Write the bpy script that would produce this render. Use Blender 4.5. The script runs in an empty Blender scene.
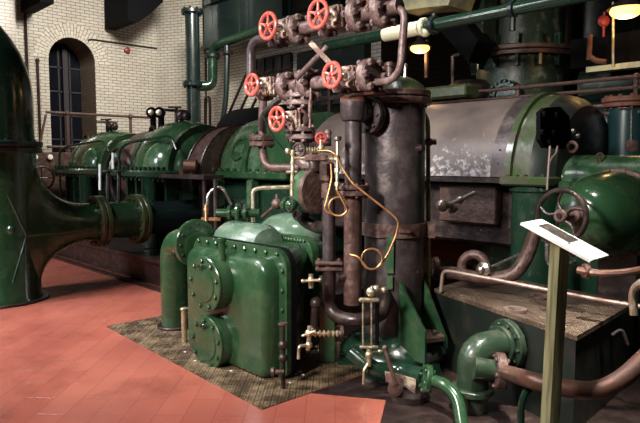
import bpy, math, random
from mathutils import Vector as V, Matrix
random.seed(7)
C = bpy.context.scene.collection
PI = math.pi
# ---------- camera frame (world X along the engine axis, Y across the hall) ----------
F, H, PIT, YAW = 600.0, 1.6, math.radians(4.8), math.radians(43.5)
SN, CS = math.sin(YAW), math.cos(YAW)
def at(px, py, X=None, Y=None, Z=None, d=None):
    """survey helper: the world point seen at a pixel of the photograph on a known plane"""
    x = (px-320)/F; y = -(py-211.5)/F
    fw = math.cos(PIT)+y*math.sin(PIT); up = y*math.cos(PIT)-math.sin(PIT)
    rx, ry = x*SN-fw*CS, x*CS+fw*SN
    if X is not None: t = X/rx
    elif Y is not None: t = Y/ry
    elif Z is not None: t = (Z-H)/up
    else: t = d
    return V((rx*t, ry*t, H+up*t))
UX, UY, UZ = V((1,0,0)), V((0,1,0)), V((0,0,1))
RT = V((SN, CS, 0)); FW = V((-CS, SN, 0))
# ---------- mesh builder ----------
def basis(ax):
    ax = V(ax).normalized()
    h = UZ if abs(ax.z) < .9 else UX
    a = h.cross(ax).normalized(); b = ax.cross(a).normalized()
    return ax, a, b
class MB:
    def __init__(s): s.v = []; s.f = []; s.uv = None
    def add(s, vs, fs):
        o = len(s.v); s.v += [V(p) for p in vs]; s.f += [tuple(i+o for i in f) for f in fs]; return s
    def loft(s, loops, c0=True, c1=True, closed=True):
        n = len(loops[0]); vs = [p for l in loops for p in l]; fs = []
        m = n if closed else n-1
        for k in range(len(loops)-1):
            for i in range(m):
                j = (i+1) % n
                fs.append((k*n+i, k*n+j, (k+1)*n+j, (k+1)*n+i))
        if c0: fs.append(tuple(range(n-1, -1, -1)))
        if c1: fs.append(tuple((len(loops)-1)*n+i for i in range(n)))
        return s.add(vs, fs)
    def lathe(s, o, ax, prof, n=24, c0=True, c1=True, a0=0, a1=None):
        o = V(o); ax, a, b = basis(ax); loops = []
        full = a1 is None
        if full: ang = [2*PI*i/n for i in range(n)]
        else: ang = [a0+(a1-a0)*i/n for i in range(n+1)]
        for t, r in prof:
            r = max(r, .0004)
            loops.append([o+ax*t+(a*math.cos(q)+b*math.sin(q))*r for q in ang])
        return s.loft(loops, c0, c1, closed=full)
    def cyl(s, p0, p1, r0, r1=None, n=16):
        p0, p1 = V(p0), V(p1); L = (p1-p0).length
        return s.lathe(p0, p1-p0, [(0, r0), (L, r0 if r1 is None else r1)], n)
    def disc(s, c, ax, r, th, n=28, bev=.15):
        b = th*bev
        return s.lathe(V(c)-V(ax).normalized()*th/2, ax, [(0, r-b), (b, r), (th-b, r), (th, r-b)], n)
    def ball(s, c, r, sc=(1,1,1), n=20, m=12):
        loops = []
        for k in range(m+1):
            t = PI*k/m; z = -math.cos(t); q = max(math.sin(t), .001)
            loops.append([V(c)+V((q*math.cos(2*PI*i/n)*r*sc[0], q*math.sin(2*PI*i/n)*r*sc[1], z*r*sc[2])) for i in range(n)])
        return s.loft(loops)
    def tube(s, pts, r, n=12, fil=None, steps=6, cap=True):
        pts = [V(p) for p in pts]
        P = [pts[0]]
        for i in range(1, len(pts)-1):
            a, b, c = pts[i-1], pts[i], pts[i+1]
            d0, d1 = (a-b), (c-b)
            L = min(d0.length, d1.length)*.5
            q = L if fil is None else min(fil, L)
            s0 = b+d0.normalized()*q; s1 = b+d1.normalized()*q
            for k in range(steps+1):
                t = k/steps; P.append(s0*(1-t)**2+b*2*t*(1-t)+s1*t*t)
        P.append(pts[-1])
        Q = [P[0]]
        for p in P[1:]:
            if (p-Q[-1]).length > 1e-4: Q.append(p)
        P = Q
        loops = []; up = None
        for i, p in enumerate(P):
            t = (P[min(i+1, len(P)-1)]-P[max(i-1, 0)]).normalized()
            if up is None: _, a, b = basis(t)
            else:
                a = (up-t*up.dot(t))
                a = a.normalized() if a.length > 1e-5 else basis(t)[1]
                b = t.cross(a).normalized()
            up = a
            rr = r if not callable(r) else r(i/(len(P)-1))
            loops.append([p+(a*math.cos(2*PI*k/n)+b*math.sin(2*PI*k/n))*rr for k in range(n)])
        return s.loft(loops, cap, cap)
    def box(s, c, sz, ax=UX, ay=UY, bev=0):
        c = V(c); ax = V(ax).normalized(); ay = V(ay).normalized(); az = ax.cross(ay)
        x, y, z = [q/2 for q in sz]
        if bev <= 0:
            vs = [c+ax*i*x+ay*j*y+az*k*z for i in (-1,1) for j in (-1,1) for k in (-1,1)]
            return s.add(vs, [(0,1,3,2),(4,6,7,5),(0,4,5,1),(2,3,7,6),(0,2,6,4),(1,5,7,3)])
        b = min(bev, x*.9, y*.9, z*.9); L = []
        for zz, ins in ((-z, b), (-z+b, 0), (z-b, 0), (z, b)):
            X, Y = x-ins, y-ins
            q = b*.6
            L.append([c+ax*u+ay*v+az*zz for u, v in ((X,-Y+q),(X,Y-q),(X-q,Y),(-X+q,Y),(-X,Y-q),(-X,-Y+q),(-X+q,-Y),(X-q,-Y))])
        return s.loft(L)
    def prism(s, poly, ext):
        poly = [V(p) for p in poly]; e = V(ext)
        return s.loft([poly, [p+e for p in poly]])
    def ring(s, c, nrm, R, r, n=28, m=8, a0=0, a1=None):
        _, a, b = basis(nrm); nz = V(nrm).normalized(); c = V(c)
        full = a1 is None; N = n if full else n+1
        vs = []; fs = []
        for i in range(N):
            q = a0+((2*PI) if full else (a1-a0))*i/n
            d = a*math.cos(q)+b*math.sin(q)
            for k in range(m):
                w = 2*PI*k/m
                vs.append(c+d*(R+r*math.cos(w))+nz*r*math.sin(w))
        for i in range(N if full else N-1):
            for k in range(m):
                fs.append((i*m+k, i*m+(k+1) % m, ((i+1) % N)*m+(k+1) % m, ((i+1) % N)*m+k))
        return s.add(vs, fs)
    def bolt(s, c, ax, r=.012, h=.014):
        return s.lathe(c, ax, [(0, r), (h*.8, r), (h, r*.7)], 6)
    def bolts(s, c, ax, R, n, r=.012, h=.014, ph=0):
        ax, a, b = basis(ax); c = V(c)
        for i in range(n):
            q = ph+2*PI*i/n
            s.bolt(c+(a*math.cos(q)+b*math.sin(q))*R, ax, r, h)
        return s
    def flange(s, c, ax, r, th, nb=8, br=None, n=28):
        ax = V(ax).normalized(); br = br or r*.11
        s.disc(c, ax, r, th, n)
        s.bolts(V(c)+ax*th*.49, ax, r*.82, nb, br, br*1.1)
        s.bolts(V(c)-ax*th*.49, -ax, r*.82, nb, br, br*1.1)
        return s
WL = {}
def part(name, mb, mat, parent=None, loc=None, sharp=35, label=None):
    base = WL[parent.name] if parent is not None else (V(loc) if loc is not None else V((0,0,0)))
    me = bpy.data.meshes.new(name)
    me.from_pydata([tuple(p-base) for p in mb.v], [], mb.f)
    if mb.uv:
        ul = me.uv_layers.new(name='UVMap')
        for li, l in enumerate(me.loops): ul.data[li].uv = mb.uv[l.vertex_index]
    me.materials.append(mat)
    for p in me.polygons: p.use_smooth = True
    import bmesh
    bm = bmesh.new(); bm.from_mesh(me); bmesh.ops.recalc_face_normals(bm, faces=bm.faces); bm.to_mesh(me); bm.free()
    me.set_sharp_from_angle(angle=math.radians(sharp))
    o = bpy.data.objects.new(name, me); C.objects.link(o)
    if parent is not None: o.parent = parent
    else: o.location = base
    WL[o.name] = base
    if label: o['label'] = label
    return o
def tag(o, label, cat, group=None, kind=None):
    o['label'] = label; o['category'] = cat
    if group: o['group'] = group
    if kind: o['kind'] = kind
    return o
def thing(name, label, cat, loc, group=None):
    o = bpy.data.objects.new(name, None); C.objects.link(o); o.location = loc
    o.empty_display_size = .1; WL[o.name] = V(loc)
    return tag(o, label, cat, group)
def struct(name, mb, mat, sharp=35):
    o = part(name, mb, mat, None, (0,0,0), sharp); o['kind'] = 'structure'; return o
def single(name, mb, mat, label, cat, group=None, sharp=35):
    xs = [p.x for p in mb.v]; ys = [p.y for p in mb.v]; zs = [p.z for p in mb.v]
    o = part(name, mb, mat, None, ((min(xs)+max(xs))/2, (min(ys)+max(ys))/2, min(zs)), sharp)
    return tag(o, label, cat, group)
# ---------- materials ----------
def mat(name, col, rough=.4, metal=0, col2=None, sc=6, lo=.45, hi=.62, coat=0, bump=0, bsc=30, detail=6, spec=.5):
    m = bpy.data.materials.new(name); m.use_nodes = True
    nt = m.node_tree; b = nt.nodes['Principled BSDF']; L = nt.links
    b.inputs['Base Color'].default_value = (*col, 1); b.inputs['Roughness'].default_value = rough
    b.inputs['Metallic'].default_value = metal; b.inputs['Specular IOR Level'].default_value = spec
    b.inputs['Coat Weight'].default_value = coat; b.inputs['Coat Roughness'].default_value = .12
    tc = nt.nodes.new('ShaderNodeTexCoord')
    if col2:
        nz = nt.nodes.new('ShaderNodeTexNoise'); nz.inputs['Scale'].default_value = sc; nz.inputs['Detail'].default_value = detail
        nz.inputs['Roughness'].default_value = .65
        L.new(tc.outputs['Object'], nz.inputs['Vector'])
        mr = nt.nodes.new('ShaderNodeMapRange'); mr.inputs[1].default_value = lo; mr.inputs[2].default_value = hi
        L.new(nz.outputs['Fac'], mr.inputs[0])
        mx = nt.nodes.new('ShaderNodeMix'); mx.data_type = 'RGBA'
        mx.inputs[6].default_value = (*col, 1); mx.inputs[7].default_value = (*col2, 1)
        L.new(mr.outputs[0], mx.inputs[0]); L.new(mx.outputs[2], b.inputs['Base Color'])
        r2 = nt.nodes.new('ShaderNodeMapRange'); r2.inputs[3].default_value = rough; r2.inputs[4].default_value = min(1, rough+.22)
        L.new(mr.outputs[0], r2.inputs[0]); L.new(r2.outputs[0], b.inputs['Roughness'])
    if bump:
        n2 = nt.nodes.new('ShaderNodeTexNoise'); n2.inputs['Scale'].default_value = bsc; n2.inputs['Detail'].default_value = 5
        L.new(tc.outputs['Object'], n2.inputs['Vector'])
        bp = nt.nodes.new('ShaderNodeBump'); bp.inputs['Strength'].default_value = bump; bp.inputs['Distance'].default_value = .01
        L.new(n2.outputs['Fac'], bp.inputs['Height']); L.new(bp.outputs[0], b.inputs['Normal'])
    return m
M = {}
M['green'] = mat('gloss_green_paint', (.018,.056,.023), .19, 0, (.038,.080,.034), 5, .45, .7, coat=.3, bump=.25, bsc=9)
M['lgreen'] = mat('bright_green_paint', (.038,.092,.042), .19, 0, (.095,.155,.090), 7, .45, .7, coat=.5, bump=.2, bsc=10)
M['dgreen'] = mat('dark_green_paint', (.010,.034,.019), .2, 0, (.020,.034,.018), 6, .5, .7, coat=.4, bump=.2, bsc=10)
M['ogreen'] = mat('olive_green_paint', (.045,.07,.024), .28, 0, (.05,.042,.025), 9, .48, .62, coat=.3, bump=.3, bsc=14)
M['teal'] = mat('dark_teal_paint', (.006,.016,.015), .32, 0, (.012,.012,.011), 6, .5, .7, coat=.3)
M['brown'] = mat('rusty_brown_iron', (.085,.045,.036), .38, .25, (.16,.10,.085), 14, .45, .66, bump=.5, bsc=40)
M['vbrown'] = mat('brown_primer_iron', (.135,.085,.078), .36, .2, (.34,.25,.23), 13, .5, .7, bump=.6, bsc=45)
M['dbrown'] = mat('dark_oily_iron', (.028,.018,.017), .3, .3, (.06,.035,.028), 10, .45, .66, bump=.4, bsc=30)
M['black'] = mat('blackened_iron', (.055,.042,.043), .33, .4, (.115,.088,.083), 7, .45, .7, bump=.3, bsc=25)
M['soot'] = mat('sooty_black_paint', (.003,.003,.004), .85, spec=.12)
M['rust'] = mat('orange_rust', (.16,.06,.03), .6, .1, (.10,.035,.03), 12, .4, .65, bump=.4)
M['rail'] = mat('brown_rail_paint', (.085,.042,.034), .5, 0, (.055,.028,.022), 12)
M['red'] = mat('red_handwheel_enamel', (.50,.08,.058), .3, 0, (.42,.15,.12), 40, .5, .66, coat=.2)
M['dred'] = mat('dark_red_enamel', (.35,.04,.035), .4)
M['brass'] = mat('tarnished_brass', (.66,.55,.34), .3, .85, (.80,.74,.60), 26, .45, .65)
M['steel'] = mat('bright_steel', (.62,.58,.54), .25, .95, (.3,.22,.18), 30, .5, .7)
M['copper'] = mat('copper_tube', (.40,.19,.075), .33, .75, (.52,.30,.14), 20, .4, .7)
M['cpipe'] = mat('copper_brown_pipe', (.16,.075,.048), .33, .4, (.10,.06,.055), 10, .45, .65, bump=.2)
M['white'] = mat('white_card', (.93,.89,.80), .5)
M['pale'] = mat('highlight_pale_green_paint', (.10,.17,.11), .2, 0, (.22,.28,.22), 6, .45, .7, coat=.4)  # lighter green paints in the white highlight on the condenser's rear humps
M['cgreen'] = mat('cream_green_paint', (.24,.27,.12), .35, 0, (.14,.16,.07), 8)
M['elbow'] = mat('dull_worn_green_paint', (.022,.042,.024), .3, .1, (.085,.085,.055), 9, .5, .7, coat=.2, bump=.3)
M['worn'] = mat('worn_pale_edged_iron', (.20,.12,.10), .4, .1, (.62,.50,.38), 11, .5, .62, bump=.5)
M['rail2'] = mat('worn_foot_rail', (.42,.33,.28), .3, .6, (.22,.13,.10), 8, .45, .65)
M['print'] = mat('printed_photograph', (.02,.015,.013), .5, 0, (.30,.25,.21), 60, .52, .66)
M['wrod'] = mat('white_gauge_tube', (.75,.75,.72), .3)
M['cream'] = mat('cream_lit_pipe_paint', (.85,.80,.55), .5)  # pale colour for the brightly lit stretch of the overhead pipe
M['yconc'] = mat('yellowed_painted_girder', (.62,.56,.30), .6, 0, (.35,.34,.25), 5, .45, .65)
M['gconc'] = mat('mottled_grey_green_paint', (.030,.048,.032), .36, 0, (.20,.21,.15), 6, .52, .7, bump=.3)
def emis(name, col, st):
    m = bpy.data.materials.new(name); m.use_nodes = True; b = m.node_tree.nodes['Principled BSDF']
    b.inputs['Emission Color'].default_value = (*col, 1); b.inputs['Emission Strength'].default_value = st; return m
M['bulb'] = emis('lamp_bulb_glow', (1,.45,.10), 3.2)
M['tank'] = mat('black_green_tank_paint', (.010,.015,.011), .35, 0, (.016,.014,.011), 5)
# wood
def wood():
    m = mat('greenish_pine', (.34,.30,.14), .55); nt = m.node_tree; L = nt.links; b = nt.nodes['Principled BSDF']
    tc = nt.nodes.new('ShaderNodeTexCoord'); mp = nt.nodes.new('ShaderNodeMapping'); mp.inputs['Scale'].default_value = (30,30,2.5)
    nz = nt.nodes.new('ShaderNodeTexNoise'); nz.inputs['Scale'].default_value = 1.5; nz.inputs['Detail'].default_value = 5
    cr = nt.nodes.new('ShaderNodeValToRGB'); e = cr.color_ramp.elements
    e[0].position = .35; e[0].color = (.13,.12,.055,1); e[1].position = .65; e[1].color = (.34,.32,.17,1)
    L.new(tc.outputs['Object'], mp.inputs[0]); L.new(mp.outputs[0], nz.inputs[0]); L.new(nz.outputs[0], cr.inputs[0]); L.new(cr.outputs[0], b.inputs['Base Color'])
    return m
M['wood'] = wood()
# lagging with scuffs of white paint low on the curved side
def lag():
    m = mat('scuffed_lagging_sheet', (.20,.17,.145), .42, .15, None); nt = m.node_tree; L = nt.links; b = nt.nodes['Principled BSDF']
    tc = nt.nodes.new('ShaderNodeTexCoord')
    n1 = nt.nodes.new('ShaderNodeTexNoise'); n1.inputs['Scale'].default_value = 2.2; n1.inputs['Detail'].default_value = 8
    r1 = nt.nodes.new('ShaderNodeValToRGB'); e = r1.color_ramp.elements
    e[0].position = .35; e[0].color = (.075,.055,.052,1); e[1].position = .68; e[1].color = (.175,.135,.11,1)
    n2 = nt.nodes.new('ShaderNodeTexNoise'); n2.inputs['Scale'].default_value = 16; n2.inputs['Detail'].default_value = 9; n2.inputs['Roughness'].default_value = .75
    sp = nt.nodes.new('ShaderNodeSeparateXYZ'); mz = nt.nodes.new('ShaderNodeMapRange')
    mz.inputs[1].default_value = 1.15; mz.inputs[2].default_value = 1.65; mz.inputs[3].default_value = .10; mz.inputs[4].default_value = -.12
    ad = nt.nodes.new('ShaderNodeMath'); ad.operation = 'ADD'
    mr = nt.nodes.new('ShaderNodeMapRange'); mr.inputs[1].default_value = .56; mr.inputs[2].default_value = .68
    mx = nt.nodes.new('ShaderNodeMix'); mx.data_type = 'RGBA'; mx.inputs[7].default_value = (.50,.47,.48,1)
    L.new(tc.outputs['Object'], n1.inputs[0]); L.new(tc.outputs['Object'], n2.inputs[0]); L.new(tc.outputs['Object'], sp.inputs[0])
    L.new(sp.outputs[2], mz.inputs[0]); L.new(n2.outputs[0], ad.inputs[0]); L.new(mz.outputs[0], ad.inputs[1]); L.new(ad.outputs[0], mr.inputs[0])
    L.new(n1.outputs[0], r1.inputs[0]); L.new(r1.outputs[0], mx.inputs[6]); L.new(mr.outputs[0], mx.inputs[0]); L.new(mx.outputs[2], b.inputs['Base Color'])
    return m
M['lag'] = lag()
def brickmat(name, c1, c2, mort, bw, rh, ms, rough, rot=0, use='UV', coat=0, vary=0, stain=None):
    m = bpy.data.materials.new(name); m.use_nodes = True; nt = m.node_tree; L = nt.links; b = nt.nodes['Principled BSDF']
    tc = nt.nodes.new('ShaderNodeTexCoord'); mp = nt.nodes.new('ShaderNodeMapping'); mp.inputs['Rotation'].default_value = (0,0,rot)
    br = nt.nodes.new('ShaderNodeTexBrick'); br.offset = .5
    br.inputs['Color1'].default_value = (*c1,1); br.inputs['Color2'].default_value = (*c2,1); br.inputs['Mortar'].default_value = (*mort,1)
    br.inputs['Scale'].default_value = 1; br.inputs['Brick Width'].default_value = bw; br.inputs['Row Height'].default_value = rh
    br.inputs['Mortar Size'].default_value = ms; br.inputs['Mortar Smooth'].default_value = .2
    L.new(tc.outputs[use], mp.inputs[0]); L.new(mp.outputs[0], br.inputs['Vector'])
    out = br.outputs['Color']
    if vary:
        nz = nt.nodes.new('ShaderNodeTexNoise'); nz.inputs['Scale'].default_value = vary[0]; nz.inputs['Detail'].default_value = 7
        L.new(tc.outputs[use], nz.inputs[0])
        mr = nt.nodes.new('ShaderNodeMapRange'); mr.inputs[1].default_value = .35; mr.inputs[2].default_value = .7
        L.new(nz.outputs[0], mr.inputs[0])
        mx = nt.nodes.new('ShaderNodeMix'); mx.data_type = 'RGBA'; mx.blend_type = 'MULTIPLY'
        mx.inputs[7].default_value = (*vary[1],1); L.new(mr.outputs[0], mx.inputs[0]); L.new(out, mx.inputs[6]); out = mx.outputs[2]
    L.new(out, b.inputs['Base Color'])
    b.inputs['Roughness'].default_value = rough; b.inputs['Coat Weight'].default_value = coat; b.inputs['Coat Roughness'].default_value = .1
    iv = nt.nodes.new('ShaderNodeMath'); iv.operation = 'SUBTRACT'; iv.inputs[0].default_value = 1
    L.new(br.outputs['Fac'], iv.inputs[1])
    bp = nt.nodes.new('ShaderNodeBump'); bp.inputs['Strength'].default_value = .4; bp.inputs['Distance'].default_value = .01
    L.new(iv.outputs[0], bp.inputs['Height']); L.new(bp.outputs[0], b.inputs['Normal'])
    return m
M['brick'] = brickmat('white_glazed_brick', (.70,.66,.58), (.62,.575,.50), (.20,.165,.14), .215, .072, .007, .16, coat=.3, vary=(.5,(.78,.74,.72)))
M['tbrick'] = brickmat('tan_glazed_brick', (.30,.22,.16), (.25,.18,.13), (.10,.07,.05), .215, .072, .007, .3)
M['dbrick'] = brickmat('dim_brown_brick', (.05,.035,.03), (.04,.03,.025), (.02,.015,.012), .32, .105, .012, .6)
M['vous'] = brickmat('arch_voussoirs', (.68,.63,.54), (.60,.55,.47), (.20,.165,.14), .16, .075, .007, .22, coat=.3)
M['tiles'] = brickmat('red_quarry_tiles', (.48,.145,.095), (.44,.125,.082), (.34,.10,.07), .52, .19, .0026, .24, rot=-math.radians(135), use='Object', vary=(.9,(.66,.60,.66)))
def grime(m, sc, lo, hi, col, r0, r1):
    nt = m.node_tree; L = nt.links; b = nt.nodes['Principled BSDF']; src = b.inputs['Base Color'].links[0].from_socket
    tc = nt.nodes.new('ShaderNodeTexCoord'); nz = nt.nodes.new('ShaderNodeTexNoise'); nz.inputs['Scale'].default_value = sc; nz.inputs['Detail'].default_value = 9; nz.inputs['Roughness'].default_value = .68
    L.new(tc.outputs['Object'], nz.inputs[0]); mr = nt.nodes.new('ShaderNodeMapRange'); mr.inputs[1].default_value = lo; mr.inputs[2].default_value = hi
    L.new(nz.outputs[0], mr.inputs[0]); mx = nt.nodes.new('ShaderNodeMix'); mx.data_type = 'RGBA'; mx.blend_type = 'MULTIPLY'; mx.inputs[7].default_value = (*col,1)
    L.new(mr.outputs[0], mx.inputs[0]); L.new(src, mx.inputs[6]); L.new(mx.outputs[2], b.inputs['Base Color'])
    r = nt.nodes.new('ShaderNodeMapRange'); r.inputs[3].default_value = r0; r.inputs[4].default_value = r1
    L.new(mr.outputs[0], r.inputs[0]); L.new(r.outputs[0], b.inputs['Roughness'])
grime(M['tiles'], 1.1, .50, .72, (.50,.42,.42), .22, .5)
def chequer(name, c1, c2):
    m = mat(name, c1, .38, .35, c2, 5, .42, .62); nt = m.node_tree; L = nt.links; b = nt.nodes['Principled BSDF']
    tc = nt.nodes.new('ShaderNodeTexCoord'); ck = nt.nodes.new('ShaderNodeTexChecker'); ck.inputs['Scale'].default_value = 26
    mp = nt.nodes.new('ShaderNodeMapping')
    L.new(tc.outputs['Object'], mp.inputs[0]); L.new(mp.outputs[0], ck.inputs[0])
    wv = nt.nodes.new('ShaderNodeTexWave'); wv.inputs['Scale'].default_value = 14; wv.bands_direction = 'DIAGONAL'
    w2 = nt.nodes.new('ShaderNodeTexWave'); w2.inputs['Scale'].default_value = 14
    m2 = nt.nodes.new('ShaderNodeMapping'); m2.inputs['Rotation'].default_value = (0,0,PI/4)
    L.new(tc.outputs['Object'], m2.inputs[0]); w2.bands_direction = 'X'; wv.bands_direction = 'Y'
    L.new(m2.outputs[0], wv.inputs[0]); L.new(m2.outputs[0], w2.inputs[0])
    mx = nt.nodes.new('ShaderNodeMix'); mx.data_type = 'FLOAT'
    L.new(ck.outputs['Fac'], mx.inputs[0]); L.new(wv.outputs['Fac'], mx.inputs[2]); L.new(w2.outputs['Fac'], mx.inputs[3])
    bp = nt.nodes.new('ShaderNodeBump'); bp.inputs['Strength'].default_value = .9; bp.inputs['Distance'].default_value = .006
    L.new(mx.outputs[0], bp.inputs['Height']); L.new(bp.outputs[0], b.inputs['Normal'])
    return m
M['plate'] = chequer('worn_chequer_plate', (.085,.052,.03), (.25,.175,.095))
M['plate2'] = chequer('brown_chequer_plate', (.10,.065,.045), (.16,.11,.075))
# =================== SETTING ===================
m = MB(); m.add([(-20,-4,0),(6,-4,0),(6,13.2,0),(-20,13.2,0)], [(0,1,2,3)]); struct('floor', m, M['tiles'])
m = MB(); m.add([(-20,-4,9.5),(6,-4,9.5),(6,13.2,9.5),(-20,13.2,9.5)], [(0,3,2,1)]); struct('ceiling', m, M['soot'])
XW = -14.5
cY = at(157,60,X=XW).y; P2 = at(207,60,d=15.2)
def wallface(mb, pts, uvs, faces):
    mb.add(pts, faces); mb.uv = (mb.uv or [])+uvs
# left wall with an arched opening
ya, yb = at(50,100,X=XW).y, at(96,100,X=XW).y
zt = at(73,38,X=XW).z; R_ = (yb-ya)/2; yc = (ya+yb)/2; zs = zt-R_
y0 = -4.0; top = 9.5
N = 24
def W(y, z): return (XW, y, z)
mb = MB(); pts = []; fs = []
def quad(a, b, c, d):
    o = len(pts); pts.extend([a,b,c,d]); fs.append((o,o+1,o+2,o+3))
quad(W(y0,0), W(ya,0), W(ya,top), W(y0,top)); quad(W(yb,0), W(cY,0), W(cY,top), W(yb,top))
for i in range(N):
    a0_, a1_ = PI-PI*i/N, PI-PI*(i+1)/N
    p = (yc+R_*math.cos(a0_), zs+R_*math.sin(a0_)); q = (yc+R_*math.cos(a1_), zs+R_*math.sin(a1_))
    quad(W(*p), W(*q), W(q[0], top), W(p[0], top))
sill = 1.55
quad(W(ya,0), W(yb,0), W(yb,sill), W(ya,sill))
wallface(mb, pts, [(p[1], p[2]) for p in pts], fs); struct('wall_left', mb, M['brick'])
# reveal of the opening
mb = MB(); pts = []; uvs = []; fs = []
out = [(ya, sill)]+[(yc+R_*math.cos(PI-PI*i/N), zs+R_*math.sin(PI-PI*i/N)) for i in range(N+1)]+[(yb, sill), (ya, sill)]
s_ = 0
for i in range(len(out)-1):
    a, b = out[i], out[i+1]; L_ = math.hypot(b[0]-a[0], b[1]-a[1]); o = len(pts)
    pts += [(XW,*a),(XW,*b),(XW-.9,*b),(XW-.9,*a)]; uvs += [(0,s_),(0,s_+L_),(.9,s_+L_),(.9,s_)]; fs.append((o,o+1,o+2,o+3)); s_ += L_
wallface(mb, pts, uvs, fs); struct('trim_1', mb, M['tbrick'])
# two rings of voussoirs around the arch
mb = MB(); pts = []; uvs = []; fs = []
for i in range(N):
    t0, t1 = PI-PI*i/N, PI-PI*(i+1)/N; o = len(pts); Ro = R_+.34
    for t, r in ((t0,R_),(t1,R_),(t1,Ro),(t0,Ro)):
        pts.append((XW+.015, yc+r*math.cos(t), zs+r*math.sin(t))); uvs.append((r-R_, t*(R_+.2)))
    fs.append((o,o+1,o+2,o+3))
wallface(mb, pts, uvs, fs); struct('trim_2', mb, M['vous'])
# window inside the arch: dark iron frame and panes
mb = MB(); mb.prism([(XW-.92, ya-.05, sill-.05),(XW-.92, yb+.05, sill-.05),(XW-.92, yb+.05, zt+.1),(XW-.92, ya-.05, zt+.1)], (-.05,0,0))
win = struct('window_1', mb, mat('dark_window_glass', (.006,.007,.012), .12))
mb = MB()
for k in range(1, 4): mb.box((XW-.9, ya+(yb-ya)*k/4, (sill+zt)/2), (.05,.035,zt-sill))
for k in range(1, 5): mb.box((XW-.9, yc, sill+(zt-sill)*k/5), (.05,yb-ya,.035))
mb.box((XW-.84, ya+(yb-ya)*.62, (sill+zt)/2), (.12,.12,zt-sill))
part('window_frame', mb, mat('window_iron', (.018,.016,.022), .6), win)
# tan brick pier at far left
yp = at(17,60,X=XW+.35).y
mb = MB(); pts = []; fs = []
quad((XW+.35,y0,0),(XW+.35,yp,0),(XW+.35,yp,top),(XW+.35,y0,top)); quad((XW+.35,yp,0),(XW,yp,0),(XW,yp,top),(XW+.35,yp,top))
wallface(mb, pts, [(p[1]+p[0], p[2]) for p in pts], fs); struct('trim_3', mb, M['tbrick'])
# canted corner and back wall
mb = MB(); L_ = (P2.xy-V((XW,cY))).length
wallface(mb, [(XW,cY,0),(P2.x,P2.y,0),(P2.x,P2.y,top),(XW,cY,top)], [(0,0),(L_,0),(L_,top),(0,top)], [(0,1,2,3)]); struct('wall_corner', mb, M['brick'])
YB = P2.y; XE = -7.4
mb = MB(); wallface(mb, [(P2.x,YB,0),(XE,YB,0),(XE,YB,top),(P2.x,YB,top)], [(0,0),(XE-P2.x,0),(XE-P2.x,top),(0,top)], [(0,1,2,3)])
wallface(mb, [(XE,YB,0),(XE,13.2,0),(XE,13.2,top),(XE,YB,top)], [(0,0),(4,0),(4,top),(0,top)], [(4,5,6,7)][:0])
struct('wall_back', mb, mat('x', (1,1,1)) if 0 else M['brick'])
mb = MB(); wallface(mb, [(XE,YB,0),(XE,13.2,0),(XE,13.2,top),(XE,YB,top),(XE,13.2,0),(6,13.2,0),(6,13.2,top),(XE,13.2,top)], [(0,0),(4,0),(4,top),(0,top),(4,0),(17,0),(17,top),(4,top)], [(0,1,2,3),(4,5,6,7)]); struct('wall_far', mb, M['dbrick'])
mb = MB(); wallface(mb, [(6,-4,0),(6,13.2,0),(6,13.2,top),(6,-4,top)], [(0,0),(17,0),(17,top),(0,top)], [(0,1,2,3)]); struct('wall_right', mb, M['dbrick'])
# ---- fittings on the left wall ----
def wp(px, py, off=.04): return at(px, py, X=XW+off)
mb = MB(); a = wp(28.5,95); mb.cyl((a.x,a.y,.1), (a.x,a.y,9.3), .03, n=8)
single('wall_conduit', mb, M['dbrown'], 'tall dark pipe running the full height of the brick wall left of the arch', 'pipe')
mb = MB(); a = wp(37.5,60); mb.cyl((a.x,a.y,1.0), a, .028, n=8); mb.ball(a, .045)
single('wall_conduit', mb, M['dbrown'], 'short dark rod with rounded tip on brick wall beside the arch', 'pipe')
mb = MB(); mb.tube([wp(88,40), wp(93,39.5), at(157,48.3,X=XW+.04)], .018, 8, .1)
single('wall_conduit', mb, M['dbrown'], 'thin conduit running level across white bricks right of the arch', 'pipe')
mb = MB(); a = wp(126.5,50.5, 0); mb.lathe(a, UX, [(0,.05),(.04,.05),(.04,.075),(.08,.07),(.1,.03)], 16)
single('alarm_bell', mb, mat('bell_red', (.25,.03,.02), .4), 'small round red bell on the white brick wall', 'alarm bell')
# ---- overhead steelwork ----
# dark bracket of a crane rail, end on
def boxbetween(name, pts_, ext, mt, label, cat, group=None):
    m_ = MB(); m_.prism(pts_, ext); return single(name, m_, mt, label, cat, group)
def upz(p): return V((p.x,p.y,9.45))
pa = [upz(at(128,-40,X=-13.2)), at(128,20,X=-13.2), at(138,22.5,X=-13.2), at(150,14,X=-13.2), at(163,2,X=-13.2), upz(at(166,-40,X=-13.2))]
boxbetween('steel_bracket', pa, (-1.2,0,0), M['soot'], 'dark curved steel bracket hanging from the top above the brick wall', 'bracket')
pa = [upz(at(40,-40,X=-13.2)), at(40,2,X=-13.2), at(54,3.5,X=-13.2), upz(at(54,-40,X=-13.2))]
boxbetween('steel_bracket', pa, (-1.2,0,0), M['soot'], 'small dark steel beam end at the top above the arch', 'bracket')
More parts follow.
